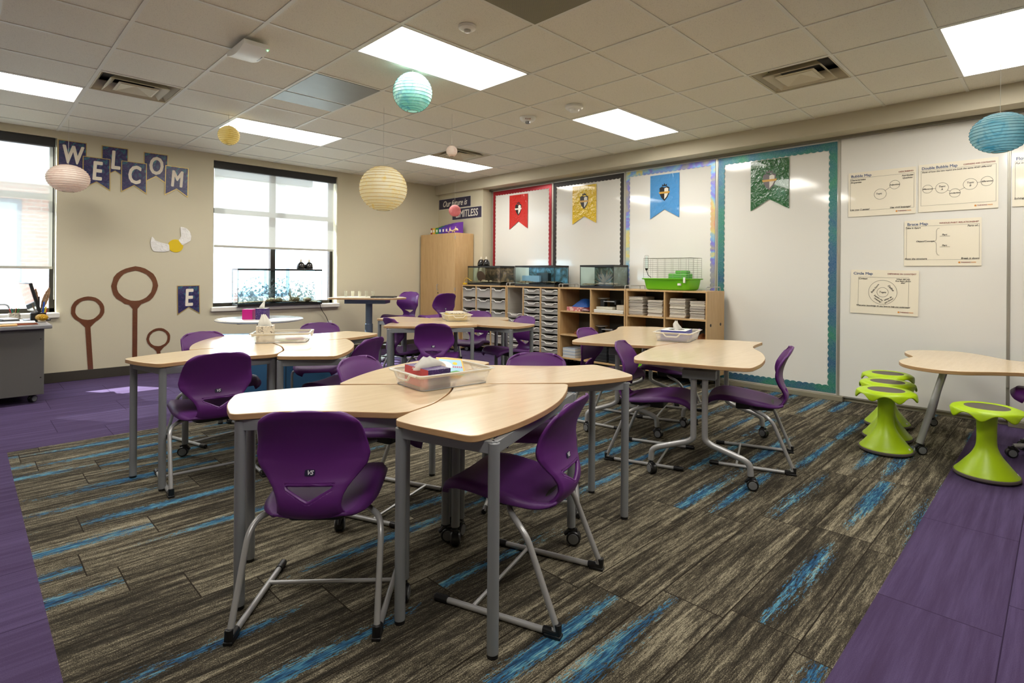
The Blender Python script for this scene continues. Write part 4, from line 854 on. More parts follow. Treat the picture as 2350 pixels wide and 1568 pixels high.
poster('laminated Bubble Map poster with two linked circles, upper left of the posters', -2.08, 2.33, .565, .445, 'Bubble Map', 'DESCRIBING', texts=[('Characteristics', .15, .17, hw, 0), ('Properties', .12, .225, hw, 0), ('Attributes', .88, .17, hw, 0), ('Qualities', .88, .225, hw, 0), ('Topic', .47, .52, hw, 0), ('Adjectives', .70, .35, .02, 0), ('Use your 5 senses!', .18, .845, hw, 0), ('Use vivid language!', .78, .845, hw, 0)], circles=[(.49, .53, .09), (.70, .35, .073)], lines=[((.555, .47), (.64, .39))])
poster('laminated Double Bubble Map poster with five linked circles, at upper right', -2.665, 2.335, .57, .445, 'Double Bubble Map', 'COMPARING AND CONTRASTING', ss=.76, ts=.92, texts=[('Think of how the two topics are both the same AND different!', .48, .165, .0195, 0), ('differences', .12, .52, .018, 0), ('Topic', .31, .49, hw, 0), ('A', .31, .55, hw, 0), ('similarities', .475, .645, .018, 0), ('Topic', .665, .46, hw, 0), ('B', .665, .52, hw, 0), ('differences', .865, .46, .018, 0)], circles=[(.12, .52, .066), (.31, .52, .083), (.475, .645, .068), (.665, .49, .086), (.865, .46, .072)], lines=[((.186, .52), (.227, .52)), ((.38, .57), (.42, .60)), ((.53, .60), (.60, .55)), ((.75, .475), (.793, .465))])
br_ = [(.475, .19), (.45, .20), (.435, .24), (.435, .40), (.43, .45), (.405, .475), (.43, .50), (.435, .55), (.435, .70), (.45, .76), (.475, .775)]
poster('laminated Brace Map poster with a large curly brace, below the other two', -2.555, 1.815, .57, .43, 'Brace Map', 'WHOLE-PART RELATIONSHIP', texts=[('Take it Apart', .12, .165, hw, 0), ('Parts of...', .90, .165, hw, 0), ('Object/Concept', .285, .465, .021, 0), ('Part', .54, .335, hw, 0), ('Part', .54, .565, hw, 0), ('Show the structure', .16, .845, hw, 0), ('Break it down', .86, .845, hw, 0)], lines=[br_, ((.39, .475), (.405, .475)), ((.48, .365), (.61, .365)), ((.48, .595), (.61, .595))])
poster('laminated Circle Map poster with two rings, lowest of the posters', -2.105, 1.345, .565, .435, 'Circle Map', 'DEFINING IN CONTEXT', fr=(.12, .865, .165, .84), texts=[('Context', .19, .20, hw, 0), ('When did you', .78, .20, .019, 0), ('first learn about', .78, .24, .019, 0), ('this?', .78, .28, .019, 0), ('Topic', .49, .50, .026, 0), ('Brain Storm', .375, .42, .022, 55), ('Define', .61, .40, .026, -50), ('Explain the', .43, .63, .02, -35), ('meaning!', .42, .68, .02, -35), ('What do', .57, .64, .02, 35), ('you know?', .585, .685, .02, 35), ('What prior knowledge do you have to help you understand', .49, .815, .0185, 0)], circles=[(.49, .50, .21), (.49, .50, .083)], tilt=1)
poster('laminated Flow Map poster cut off by the right edge of the photo', -3.325, 2.335, .57, .445, 'Flow Map', 'SEQUENCING', texts=[('Put in order', .13, .17, hw, 0), ('Solving a problem', .16, .845, hw, 0)])

# ------------------------------------------------------------------ decorations on the window wall
mt, n = newmat('night_sky_card', .35); o = n.obj(); a = n.noise(o, 9, 5, .65, 1.6); s_ = n.n('TexVoronoi'); n.put(s_.inputs['Vector'], o); s_.inputs['Scale'].default_value = 60
c = n.ramp(a, [(.38, lin((22, 34, 84))), (.46, lin((34, 34, 84))), (.52, lin((66, 44, 96))), (.58, lin((34, 86, 110))), (.66, lin((60, 120, 132)))])
n.put(n.b.inputs['Base Color'], n.mix(n.m('LESS_THAN', s_.outputs[0], .07), c, (.8, .85, .9))); GALAXY = mt
GOLDB = mat('gold_foil_edge', (190, 164, 96), .35, .4); CREAMI = mat('cream_letter_ink', (232, 222, 204), .6)
def letterflag(ch, x, zt, label, w=.264, h=.388, tilt=0, lift=0):
    t_ = thing('letter_pennant', label, 'banner', (x, YL - .004 - lift, zt), 0, 'letter pennants on the window wall'); t_.rotation_euler = (0, rad(tilt), 0)
    B = frame_left(0, 0, 0); P_ = lambda e: [(-w / 2 + e, -e), (w / 2 - e, -e), (w / 2 - e, -h + e * 2.2), (0, -h + .095 + e * 1.1), (-w / 2 + e, -h + e * 2.2)]
    b = MB(); b.prism(P_(0), 0, .002, M=B); b.build('gold_edge', GOLDB, t_, smooth=False); b = MB(); b.prism(P_(.008), .002, .003, M=B); b.build('card', GALAXY, t_, smooth=False)
    text('letter', ch, .31 if ch not in 'WM' else .29, CREAMI, t_, B @ Matrix.Translation((0, -.170, .0035)), .0005, .007, sx=.62, shear=.08)
letterflag('W', -1.083, 2.787, 'letter W pennant, first of the welcome letters behind the pink lantern'); letterflag('L', -.678, 2.787, 'letter L pennant in the upper row of the welcome letters'); letterflag('O', -.254, 2.778, 'letter O pennant in the upper row of the welcome letters')
letterflag('E', -.857, 2.632, 'letter E pennant in the lower row of the welcome letters', lift=.004); letterflag('C', -.485, 2.634, 'letter C pennant in the lower row of the welcome letters', lift=.004); letterflag('M', -.02, 2.643, 'letter M pennant, last of the welcome letters', lift=.004, tilt=1)
letterflag('E', .12, 1.10, 'letter E pennant fallen low on the wall beside the window', h=.385, tilt=-1)
BROWNP, n = newmat('brown_glossy_paper', .3); n.put(n.b.inputs['Base Color'], n.mix(n.noise(n.obj(), 9, 4), lin((92, 52, 30)), lin((118, 70, 42)))); n.b.inputs['Coat Weight'].default_value = .3; n.bump(n.noise(n.obj(), 12, 3, .6, 1), .4, .01)
def hoop(x, z, ro, ri, label, pole=None, pw=.05):
    t_ = thing('paper_hoop', label, 'wall decoration', (x, YL - .003, z), 0, 'brown paper hoops taped to the wall'); B = frame_left(0, 0, 0); rnd = random.Random(int(x * 99)); N = 28
    jo = [ro * (1 + rnd.uniform(-.02, .02)) for _ in range(N)]; ji = [ri * (1 + rnd.uniform(-.02, .02)) for _ in range(N)]
    b = MB()
    for k in range(N):
        a0, a1 = 2 * pi * k / N, 2 * pi * (k + 1) / N; j = (k + 1) % N
        qq = [(jo[k] * cos(a0), jo[k] * sin(a0)), (jo[j] * cos(a1), jo[j] * sin(a1)), (ji[j] * cos(a1), ji[j] * sin(a1)), (ji[k] * cos(a0), ji[k] * sin(a0))]
        b.add([B @ Vector((*p, .003)) for p in qq] + [B @ Vector((*p, 0)) for p in qq], [(0, 1, 2, 3), (0, 4, 5, 1), (2, 6, 7, 3)])
    b.build('ring', BROWNP, t_, smooth=False)
    if pole: b = MB(); b.prism([(-pw * 1.6, -ro * .86), (-pw / 2, -ro - pw * .9), (-pw / 2 + pole[0], -pole[1]), (pw / 2 + pole[0], -pole[1]), (pw / 2, -ro - pw * .9), (pw * 1.6, -ro * .86), (0, -ro * .9)], 0, .0026, M=B); b.build('pole', BROWNP, t_, smooth=False)
hoop(-.93, .82, .158, .118, 'left brown paper hoop on a pole, of medium size', (.03, .72)); hoop(-.465, 1.10, .24, .186, 'largest brown paper hoop on a tall pole, middle one', (.0, .99)); hoop(-.213, .43, .13, .10, 'smallest brown paper hoop low on the wall', (.02, .32), .04)
t_ = thing('winged_ball', 'yellow paper ball with two crinkled white foil wings on the wall', 'wall decoration', (0, YL - .003, 0)); B = frame_left(0, 0, 0)
FOIL, n = newmat('white_foil', .2); n.put(n.b.inputs['Base Color'], lin((232, 230, 226))); n.b.inputs['Metallic'].default_value = .1; n.bump(n.noise(n.obj(), 22, 3), .5, .02)
b = MB(); b.prism([(-.03 + .086 * cos(q * pi / 16), 1.615 + .084 * sin(q * pi / 16)) for q in range(32)], 0, .004, M=B); b.build('ball', mat('yellow_gloss_paper', (222, 190, 30), .25), t_, smooth=False)
b = MB(); b.prism(fillet([(-.292, 1.727), (-.255, 1.675), (-.19, 1.648), (-.105, 1.632), (-.098, 1.55), (-.15, 1.533), (-.21, 1.532), (-.275, 1.536), (-.30, 1.585), (-.31, 1.65)], .015), .004, .007, M=B); b.build('wing', FOIL, t_, smooth=False)
b = MB(); b.prism(fillet([(.02, 1.865), (.06, 1.862), (.093, 1.850), (.13, 1.81), (.15, 1.749), (.14, 1.69), (.09, 1.655), (.045, 1.625), (.0, 1.69), (.03, 1.74), (.025, 1.80)], .012), .004, .007, M=B); b.build('wing', FOIL, t_, smooth=False)
# signs in the corner
def sign(y0, y1, z0, z1, body, label, size, sh_, sx):
    t_ = thing('motto_sign', label, 'sign', (4.187, (y0 + y1) / 2, (z0 + z1) / 2)); B = Matrix(((0, 0, -1, 0), (-1, 0, 0, 0), (0, 1, 0, 0), (0, 0, 0, 1))); w, h = (y0 - y1) / 2, (z1 - z0) / 2
    b = MB(); b.prism([(-w, -h), (w, -h), (w, h), (-w, h)], 0, .002, M=B); b.build('white_edge', INKW, t_, smooth=False); b = MB(); b.prism([(-w + .006, -h + .006), (w - .006, -h + .006), (w - .006, h - .006), (-w + .006, h - .006)], .002, .003, M=B); b.build('card', mat('dark_slate_card', (52, 48, 70), .5), t_, smooth=False)
    text('lettering', body, size, INKW, t_, B @ Matrix.Translation((0, -.004, .0035)), .0004, .0025, shear=sh_, sx=sx)
sign(4.52, 3.62, 2.445, 2.635, 'Our future is', 'dark slate sign reading Our future is, in the room corner', .15, .35, .85); sign(4.13, 3.335, 2.235, 2.435, 'LIMITLESS', 'dark slate sign reading LIMITLESS, below the other sign', .175, .12, .80)
# outlet and cord
t_ = thing('wall_outlet', 'white wall outlet with a black plug below the middle window', 'outlet', (2.085, YL, .475)); b = MB(); b.bb((-.037, -.006, -.058), (.037, 0, .058)); b.build('cover_plate', WHITE, t_, bevel=.002)
b = MB(); [b.bb((-.014, -.0075, z - .012), (.014, -.006, z + .012)) for z in (.024, -.024)]; b.build('socket', mat('ivory_plastic', (206, 202, 190), .4), t_, smooth=False)
t_ = thing('power_cord', 'black power cord running from the fish tank down to the outlet', 'cord', (0, 0, 0)); b = MB(); b.tube(roundpath([(1.90, 4.47, .80), (1.90, 4.47, .76), (1.94, 4.50, .70), (2.02, 4.52, .60), (2.06, 4.515, .50), (2.085, 4.51, .46)], .05), .0045, 8); b.build('cable', BLACK, t_)
b = MB(); b.bb((2.07, 4.505, .435), (2.10, 4.536, .47)); b.build('plug', BLACK, t_, bevel=.004)

# ------------------------------------------------------------------ storage units
XF, XB = 3.89, 4.33
PEG, n = newmat('perforated_grey_back', .6); v = n.n('TexVoronoi'); n.put(v.inputs['Vector'], n.obj()); v.inputs['Scale'].default_value = 26; v.inputs['Randomness'].default_value = 0; n.put(n.b.inputs['Base Color'], n.mix(n.m('LESS_THAN', v.outputs[0], .22), lin((92, 94, 88)), lin((170, 168, 156))))
def carcass(t_, w, cols, shelves=(), bottom=.115, top=1.10):
    d = XB - XF; h = w / 2; t = .019
    b = MB(); b.bb((0, -h, top - t), (d, h, top)); b.build('top_board', WOODCAB, t_, bevel=.0015, smooth=False); b = MB(); b.bb((0, -h, bottom), (d, h, bottom + t)); b.build('base_board', WOODCAB, t_, bevel=.0015, smooth=False)
    for s_ in (-1, 1): b = MB(); b.bb((0, s_ * h - (t if s_ > 0 else 0), bottom + t), (d, s_ * h + (t if s_ < 0 else 0), top - t)); b.build('side_panel', WOODCAB, t_, bevel=.0015, smooth=False)
    for k in range(1, cols): y = -h + w * k / cols; b = MB(); b.bb((.003, y - t / 2, bottom + t), (d - .01, y + t / 2, top - t)); b.build('divider', WOODCAB, t_, smooth=False, bevel=.0015)
    b = MB(); b.bb((d - .008, -h + t, bottom + t), (d - .002, h - t, top - t)); b.build('back_panel', PEG, t_, smooth=False)
    for z in shelves:
        for k in range(cols): y0, y1 = -h + w * k / cols + t * .8, -h + w * (k + 1) / cols - t * .8; b = MB(); b.bb((.006, y0, z - t / 2), (d - .01, y1, z + t / 2)); b.build('shelf', WOODCAB, t_, smooth=False, bevel=.0015)
    for x in (.06, d - .06):
        for y in (-h + .07, h - .07): b = MB(); b.cyl((x, y, .08), (x, y, bottom), .012); c_ = b.build('caster_stem', DARK, t_); caster(c_, x, y, random.uniform(0, 3), .036)
    for y in (-h + .03, h - .03): b = MB(); b.tube(roundpath([(.04, y, top), (.04, y, top + .045), (d - .05, y, top + .045), (d - .05, y, top)], .02), .006, 8); b.build('rail', SILVER, t_)
HANDLEM = mat('pale_drawer_handle', (214, 212, 206), .35)
def drawer(t_, yc, w, z, h, mt=None, fill=None):
    b = MB(); x0, x1 = .012, .40; b.bb((x0, yc - w / 2, z), (x0 + .004, yc + w / 2, z + h * .86)); b.bb((x0, yc - w / 2, z), (x1, yc + w / 2, z + .004))
    for s_ in (-1, 1): b.bb((x0, yc + s_ * w / 2 - .002, z), (x1, yc + s_ * w / 2 + .002, z + h * .86))
    dr = b.build('drawer', mt or DRAWERM, t_, smooth=False)
    hz = z + h - .012; b = MB(); b.tube(roundpath([(.004, yc - w / 2 - .004, hz), (.002, yc - w * .30, hz), (.0, yc - w * .2, hz - .026), (.0, yc + w * .2, hz - .026), (.002, yc + w * .30, hz), (.004, yc + w / 2 + .004, hz)], .012, 3), .0075, 6); b.build('handle', HANDLEM, dr)
    if fill: b = MB(); b.bb((x0 + .02, yc - w / 2 + .015, z + .005), (x1 - .05, yc + w / 2 - .015, z + h * fill[1])); b.build('drawer_contents', fill[0], dr, smooth=False, bevel=.006)
def runners(t_, y, z0, z1, pitch):
    b = MB(); b.bb((.01, y - .002, z0), (.40, y + .002, z1)); zz = z1 - pitch
    while zz > z0: b.bb((.01, y - .007, zz), (.40, y + .007, zz + .006)); zz -= pitch
    b.build('runner', mat('translucent_runner', (206, 204, 196), .4), t_, smooth=False)
fills = [(mat('brown_contents', (150, 118, 92), .7), .5), (mat('grey_contents', (120, 122, 130), .7), .6), (mat('cream_contents', (196, 186, 160), .7), .4), (mat('rose_contents', (170, 110, 104), .7), .45), None]
t_ = thing('drawer_unit', 'maple drawer unit with deep clear drawers beside the wardrobe', 'cabinet', (XF, 2.955, 0), 0, 'maple storage units on casters'); carcass(t_, 1.06, 3)
rnd = random.Random(5)
for k in range(3):
    yc = -.53 + 1.06 * (k + .5) / 3
    for s_ in (-1, 1): runners(t_, yc + s_ * .158, .14, 1.08, .085)
    for r_ in range(5): drawer(t_, yc, .295, 1.062 - .176 * (r_ + 1) + .02, .15, None, rnd.choice(fills))
t_ = thing('drawer_unit', 'maple drawer unit with many shallow clear drawers, left of the open shelves', 'cabinet', (XF, 1.89, 0), 0, 'maple storage units on casters'); carcass(t_, 1.05, 3)
for k in range(3):
    yc = .525 - 1.05 * (k + .5) / 3
    for s_ in (-1, 1): runners(t_, yc + s_ * .157, .14, 1.08, .085)
    for r_ in range(10):
        if k == 0 and r_ < 4: continue
        drawer(t_, yc, .292, 1.075 - .092 * (r_ + 1) + .01, .074, None, rnd.choice(fills))
SHELVES = (.77, .445)
t_ = thing('open_shelf_unit', 'maple open shelf unit with science equipment, left of the newspapers', 'shelf', (XF, .815, 0), 0, 'maple storage units on casters'); carcass(t_, 1.09, 2, SHELVES)
t_ = thing('open_shelf_unit', 'maple open shelf unit holding newspaper stacks under the green cage', 'shelf', (XF, -.277, 0), 0, 'maple storage units on casters'); carcass(t_, 1.07, 2, SHELVES)
for x in (.09, .34): b = MB(); b.lathe([(0, 0), (.017, 0), (.017, .003), (0, .003)], 20, M=Matrix.Rotation(rad(90), 4, 'X'), c=(x, -.535, .715), cap=False); b.build('grip_hole', BLACK, t_)
# things on the open shelves.  cells: y ranges of the columns (left to right)
colsY = [(1.345, .83), (.80, .285), (.24, -.265), (-.29, -.795)]
SZ = [.455, .78]
def put(o, lb, cat, grp=None): return tag(o, lb, cat, grp)
# folded newspapers: four stacks, every paper its own object
rnd = random.Random(3)
NEWS = [mat('newsprint_%d' % k, c_, .9) for k, c_ in enumerate(((206, 198, 184), (190, 182, 170), (216, 208, 192), (176, 168, 158)))]
stacks = [(.135, 17, 'leftmost of the four newspaper stacks'), (-.135, 14, 'second newspaper stack from the left'), (-.43, 17, 'third newspaper stack from the left'), (-.68, 15, 'rightmost of the four newspaper stacks')]
for yc, cnt, nm in stacks:
    z = .7805
    for k in range(cnt):
        h = rnd.uniform(.011, .017); b = MB(); w = .20 + rnd.uniform(-.006, .006)
        if abs(yc + .68) < .01: w = .18
        b.add([(p.x, p.y, p.z) for p in [Vector((x, y, zz)) for zz in (0, 1) for x, y in ((0, -w / 2), (.28, -w / 2), (.28, w / 2), (0, w / 2))]], [(0, 3, 2, 1), (4, 5, 6, 7), (0, 1, 5, 4), (1, 2, 6, 5), (2, 3, 7, 6), (3, 0, 4, 7)])
        b.v = [(x, y, 0 if q < 4 else h - .0012) for q, (x, y, _) in enumerate(b.v)]
        o = b.build('newspaper', rnd.choice(NEWS), bevel=.0035, bseg=2); o.location = (XF + .03 + rnd.uniform(-.006, .006), yc + rnd.uniform(-.005, .005), z); o.rotation_euler = (0, 0, rad(rnd.uniform(-1.2, 1.2))); z += h
        tag(o, 'folded newspaper in the %s on the open shelves' % nm, 'newspaper', 'folded newspapers, ' + nm)
# workbooks and binders on the bottom shelves
WKB = [mat('workbook_%d' % k, c_, .5) for k, c_ in enumerate(((196, 204, 214), (214, 214, 210), (168, 180, 196)))]
BKB = [mat('dark_book_%d' % k, c_, .4) for k, c_ in enumerate(((30, 32, 36), (44, 48, 52), (24, 24, 30)))]
z = .1355
for k in range(9):
    b = MB(); b.bb((0, -.11, 0), (.28, .11, .0135)); o = b.build('workbook', WKB[k % 3], bevel=.001); o.location = (XF + .03, 1.20 + rnd.uniform(-.004, .004), z); z += .0145; tag(o, 'pale workbook in the low stack behind the chair on the bottom shelf', 'book', 'stack of pale workbooks')
for yc, cnt, nm in ((.675, 13, 'taller'), (.43, 8, 'shorter')):
    z = .1355
    for k in range(cnt):
        b = MB(); b.bb((0, -.105, 0), (.27, .105, .0145)); o = b.build('black_book', BKB[k % 3], bevel=.001); o.location = (XF + .03 + rnd.uniform(-.004, .004), yc, z); z += .0155; tag(o, 'thin black book in the %s black stack on the bottom shelf' % nm, 'book', 'black books, %s stack' % nm)
# top left cell: board game box, blue bag, dark red pouch
b = MB(); b.bb((0, -.14, 0), (.22, .14, .055)); o = b.build('puzzle_box', newmat('pink_patterned_card', .5)[0], bevel=.002); n = NT(MATS['pink_patterned_card']); n.put(n.b.inputs['Base Color'], n.mix(n.m('GREATER_THAN', n.noise(n.obj(), 22, 2), .52), lin((196, 110, 116)), lin((220, 190, 180)))); o.location = (XF + .05, 1.12, .7805); tag(o, 'pink patterned flat box on the upper left open shelf', 'box')
b = MB(); b.grid(lambda u, v: (.02 + .24 * u, -.14 + .28 * v, .11 * sin(pi * u) ** .5 * sin(pi * v) ** .6 * (1 + .08 * sin(9 * u + 11 * v))), 20, 24); b.grid(lambda u, v: (.02 + .24 * u, -.14 + .28 * v, 0), 1, 1); o = b.build('blue_bag', newmat('blue_mesh_fabric', .6)[0], ang=70); n = NT(MATS['blue_mesh_fabric']); n.put(n.b.inputs['Base Color'], n.mix(n.noise(n.obj(), 40, 2), lin((10, 50, 120)), lin((30, 96, 180)))); o.location = (XF + .06, 1.06, .8365); tag(o, 'shiny blue bundle lying on the pink box', 'bag')
b = MB(); b.grid(lambda u, v: (.02 + .2 * u, -.09 + .18 * v, .012 + .05 * (sin(pi * u) * sin(pi * v)) ** .35), 14, 14); b.grid(lambda u, v: (.02 + .2 * u, -.09 + .18 * v, 0), 1, 1); o = b.build('red_pouch', mat('dark_red_vinyl', (100, 30, 28), .35), ang=60); o.location = (XF + .01, .93, .7805); tag(o, 'dark red zipped pouch right of the pink box', 'pouch')
b = MB(); b.grid(lambda u, v: (.02 + .12 * u, -.06 + .12 * v, .012 + .08 * (sin(pi * u) * sin(pi * v)) ** .5), 12, 12); o = b.build('yarn_bundle', newmat('multicolour_yarn', .8)[0], ang=70); n = NT(MATS['multicolour_yarn']); n.put(n.b.inputs['Base Color'], n.ramp(n.noise(n.obj(), 60, 2), [(.4, lin((40, 40, 60))), (.5, lin((170, 60, 50))), (.6, lin((200, 180, 170)))])); o.location = (XF + .18, .93, .795); tag(o, 'small multicoloured bundle behind the dark red pouch', 'bundle')
# balances
def balance(x, y, z, label):
    t_ = thing('balance_scale', label, 'scale', (x, y, z), rad(0), 'balances on the open shelves')
    b = MB(); b.bb((.0, -.13, 0), (.16, .13, .035)); b.build('base', mat('cream_plastic', (206, 200, 184), .4), t_, bevel=.008); b = MB(); b.bb((.05, .03, .035), (.12, .10, .13)); b.build('column', BLACK, t_, bevel=.006)
    b = MB(); b.lathe([(0, 0), (.07, .0), (.085, .012), (.08, .014), (0, .008)], 28, (.085, .065, .135), cap=False); b.build('pan', mat('steel_pan', (190, 190, 186), .3, .6), t_)
    for k in range(3): b = MB(); b.bb((.03 + k * .035, -.17, .10), (.042 + k * .035, .03, .112)); b.build('beam', SILVER, t_, bevel=.001)
    b = MB(); b.bb((.02, -.175, .07), (.13, -.15, .125)); b.build('pointer_housing', BLACK, t_, bevel=.003)
balance(XF + .05, .63, .825, 'triple beam balance on the white box, upper right open shelf'); balance(XF + .05, .66, .455, 'triple beam balance on the middle shelf, right column')
b = MB(); b.bb((0, -.23, 0), (.3, .23, .044)); o = b.build('white_storage_box', mat('white_matte_plastic', (214, 212, 204), .5), bevel=.006); o.location = (XF + .02, .545, .7805); tag(o, 'flat white plastic box under the upper balance', 'box')
b = MB(); b.bb((0, -.06, 0), (.14, .06, .065)); o = b.build('beige_scale', mat('beige_plastic', (196, 186, 168), .5), bevel=.01); o.location = (XF + .08, .40, .825); tag(o, 'small beige plastic box at the right end of the white box', 'box')
b = MB(); b.bb((0, -.09, 0), (.2, .09, .13)); o = b.build('red_box', mat('crimson_card', (150, 24, 30), .5), bevel=.003); o.location = (XF + .16, .41, .455); tag(o, 'crimson box on the middle shelf behind the balance', 'box')
b = MB(); b.grid(lambda u, v: (.02 + .24 * u, -.17 + .34 * v, .10 * (sin(pi * u) * sin(pi * v)) ** .4), 16, 20); o = b.build('brown_bundle', newmat('brown_woven', .8)[0], ang=70); n = NT(MATS['brown_woven']); n.put(n.b.inputs['Base Color'], n.mix(n.noise(n.obj(), 50, 2), lin((70, 38, 14)), lin((150, 84, 30)))); o.location = (XF + .08, 1.02, .455); tag(o, 'brown woven bundle on the middle shelf of the left column', 'bundle')
# lower right: green balls, brown basket, yellow tray, green bin
b = MB(); b.lathe([(.10 * sin(pi * k / 16), .10 - .10 * cos(pi * k / 16)) for k in range(17)], 24, cap=False); o = b.build('green_ball', mat('leaf_green_plastic', (70, 130, 24), .4)); o.location = (XF + .2, -.45, .4555); tag(o, 'green ball on the middle shelf of the rightmost column', 'ball')
b = MB(); b.grid(lambda u, v: (.02 + .22 * u, -.13 + .26 * v, .02 + .10 * (sin(pi * u) * sin(pi * v)) ** .4 * (1 + .2 * sin(20 * v))), 14, 20); o = b.build('straw_bundle', MATS['brown_woven'], ang=70); o.location = (XF + .04, -.65, .4555 + .02); tag(o, 'brown straw bundle on a yellow tray, rightmost column', 'bundle')
b = MB(); b.bb((0, -.13, 0), (.26, .13, .018)); o = b.build('yellow_tray', mat('yellow_plastic', (214, 180, 20), .4), bevel=.004); o.location = (XF + .02, -.65, .4555); tag(o, 'yellow tray on the middle shelf of the rightmost column', 'tray')
t_ = thing('storage_bin', 'lime green plastic bin on the bottom shelf under the newspapers', 'bin', (XF + .17, -.02, .1355)); b = MB(); b.bb((-.14, -.16, 0), (.14, .16, .13)); b.build('body', mat('bright_green_plastic', (110, 196, 30), .35), t_, bevel=.012); b = MB(); b.bb((-.15, -.17, .13), (.15, .17, .145)); b.build('rim', MATS['bright_green_plastic'], t_, bevel=.005)
b = MB(); b.lathe([(.085 * sin(pi * k / 16), .085 - .085 * cos(pi * k / 16)) for k in range(17)], 24, cap=False); o = b.build('green_ball', MATS['leaf_green_plastic']); o.location = (XF + .16, .05, .4555); tag(o, 'green ball on the middle shelf in the third column', 'ball')
for k, (yy, c_) in enumerate(((-.40, (60, 110, 160)), (-.66, (90, 140, 190)))):
    b = MB(); b.bb((0, -.11, 0), (.28, .11, .14)); o = b.build('blue_bin', mat('blue_bin_%d' % k, c_, .45), bevel=.01); o.location = (XF + .03, yy, .1355); tag(o, ['darker blue bin on the bottom shelf, rightmost column', 'lighter blue bin on the bottom shelf at the end panel'][k], 'bin')

# ------------------------------------------------------------------ tanks, lamps and the cage
def backdrop(name, stops, sc):
    mt, n = newmat(name, .4); x, y, z = n.sepv(n.obj()); n.put(n.b.inputs['Base Color'], n.ramp(n.m('ADD', n.m('MULTIPLY', n.noise(n.obj(), sc, 5, .65, 1.2), .8), n.m('MULTIPLY', z, .35)), stops)); return mt
ROCKBD = backdrop('canyon_print', [(.35, lin((40, 32, 24))), (.47, lin((96, 76, 54))), (.56, lin((150, 122, 86))), (.68, lin((120, 130, 180)))], 9)
SEABD = backdrop('blue_water_print', [(.35, lin((26, 48, 40))), (.45, lin((60, 110, 130))), (.56, lin((96, 160, 200))), (.68, lin((150, 196, 230)))], 7)
TREEBD = backdrop('forest_print', [(.35, lin((30, 30, 24))), (.48, lin((70, 84, 66))), (.58, lin((110, 130, 130))), (.7, lin((150, 160, 164)))], 10)
GRAVEL, n = newmat('gravel', .9); v = n.n('TexVoronoi'); n.put(v.inputs['Vector'], n.obj()); v.inputs['Scale'].default_value = 60; n.put(n.b.inputs['Base Color'], n.ramp(n.sepv(v.outputs['Color'])[0], [(.2, lin((60, 44, 30))), (.5, lin((120, 92, 64))), (.85, lin((190, 166, 130)))])); n.bump(v.outputs[0], .8, .01)
def tank(label, x0, x1, y0, y1, z0, z1, bd=None, bdaxis='x', sub=.03, decor=None, rim=BLACK):
    t_ = thing('glass_tank', label, 'aquarium', ((x0 + x1) / 2, (y0 + y1) / 2, z0), 0, 'glass tanks'); lx, ly, h = (x1 - x0) / 2, (y1 - y0) / 2, z1 - z0
    def rimf(z, hh, e=0, o=.004):
        b = MB(); w = .022
        for a, c in (((-lx - o, -ly - o), (lx + o, -ly + w)), ((-lx - o, ly - w), (lx + o, ly + o)), ((-lx - o, -ly + w), (-lx + w, ly - w)), ((lx - w, -ly + w), (lx + o, ly - w))): b.bb((*a, z), (*c, z + hh))
        return b
    b = rimf(0, .032); b.bb((-lx + .02, -ly + .02, .002), (lx - .02, ly - .02, .008)); b.build('bottom_frame', rim, t_, smooth=False); rimf(h - .026, .026).build('top_frame', rim, t_, smooth=False)
    for a, c in (((-lx, -ly, .02), (-lx + .004, ly, h - .01)), ((lx - .004, -ly, .02), (lx, ly, h - .01)), ((-lx, -ly, .02), (lx, -ly + .004, h - .01)), ((-lx, ly - .004, .02), (lx, ly, h - .01))):
        b = MB(); b.bb(a, c); b.build('glass_wall', TANKGLASS, t_, smooth=False)
    b = MB(); 
    for a in (-1, 1):
        for c in (-1, 1): b.bb((a * lx - .003, c * ly - .003, .02), (a * lx + .003, c * ly + .003, h - .01))
    b.build('corner_seal', BLACK if bd else DARK, t_, smooth=False)
    if bd:
        b = MB(); b.bb((lx - .008, -ly + .006, .03), (lx - .006, ly - .006, h - .02)) if bdaxis == 'x' else b.bb((-lx + .006, ly - .008, .03), (lx - .006, ly - .006, h - .02)); b.build('backdrop', bd, t_, smooth=False)
    rr = random.Random(int(x0 * 100 + y0 * 10))
    b = MB(); b.grid(lambda u, v: (-lx + .006 + (2 * lx - .012) * u, -ly + .006 + (2 * ly - .012) * v, .03 + sub * (.6 + .4 * sin(5 * u + 3 * v) * sin(4 * v + 1)) ), 16, 20); tag(b.build('substrate', GRAVEL, t_), kind='stuff')
    return t_, lx, ly, h
DRIFT, n = newmat('driftwood', .85); n.put(n.b.inputs['Base Color'], n.mix(n.noise(n.obj(), 30, 4), lin((70, 58, 44)), lin((170, 150, 118)))); n.bump(n.noise(n.obj(), 40, 3), .6, .01)
PALEROCK, n = newmat('pale_rock', .8); n.put(n.b.inputs['Base Color'], n.mix(n.noise(n.obj(), 25, 4), lin((150, 110, 80)), lin((214, 196, 166))))
def rocks(t_, n_, xr, yr, z, sr, mt, seed, name='rock'):
    rr = random.Random(seed)
    for _ in range(n_):
        b = MB(); s_ = rr.uniform(*sr); c_ = (rr.uniform(*xr), rr.uniform(*yr), z + s_ * .4); ph = rr.random() * 6
        def rf(u, v):
            a, e = 2 * pi * v, pi * u; k = 1 + .18 * sin(3 * a + ph) * sin(e) + .15 * cos(2 * e + ph); return (c_[0] + s_ * k * sin(e) * cos(a), c_[1] + s_ * 1.3 * k * sin(e) * sin(a), c_[2] + s_ * .7 * k * cos(e))
        b.grid(rf, 8, 12); b.build(name, mt, t_, ang=80)
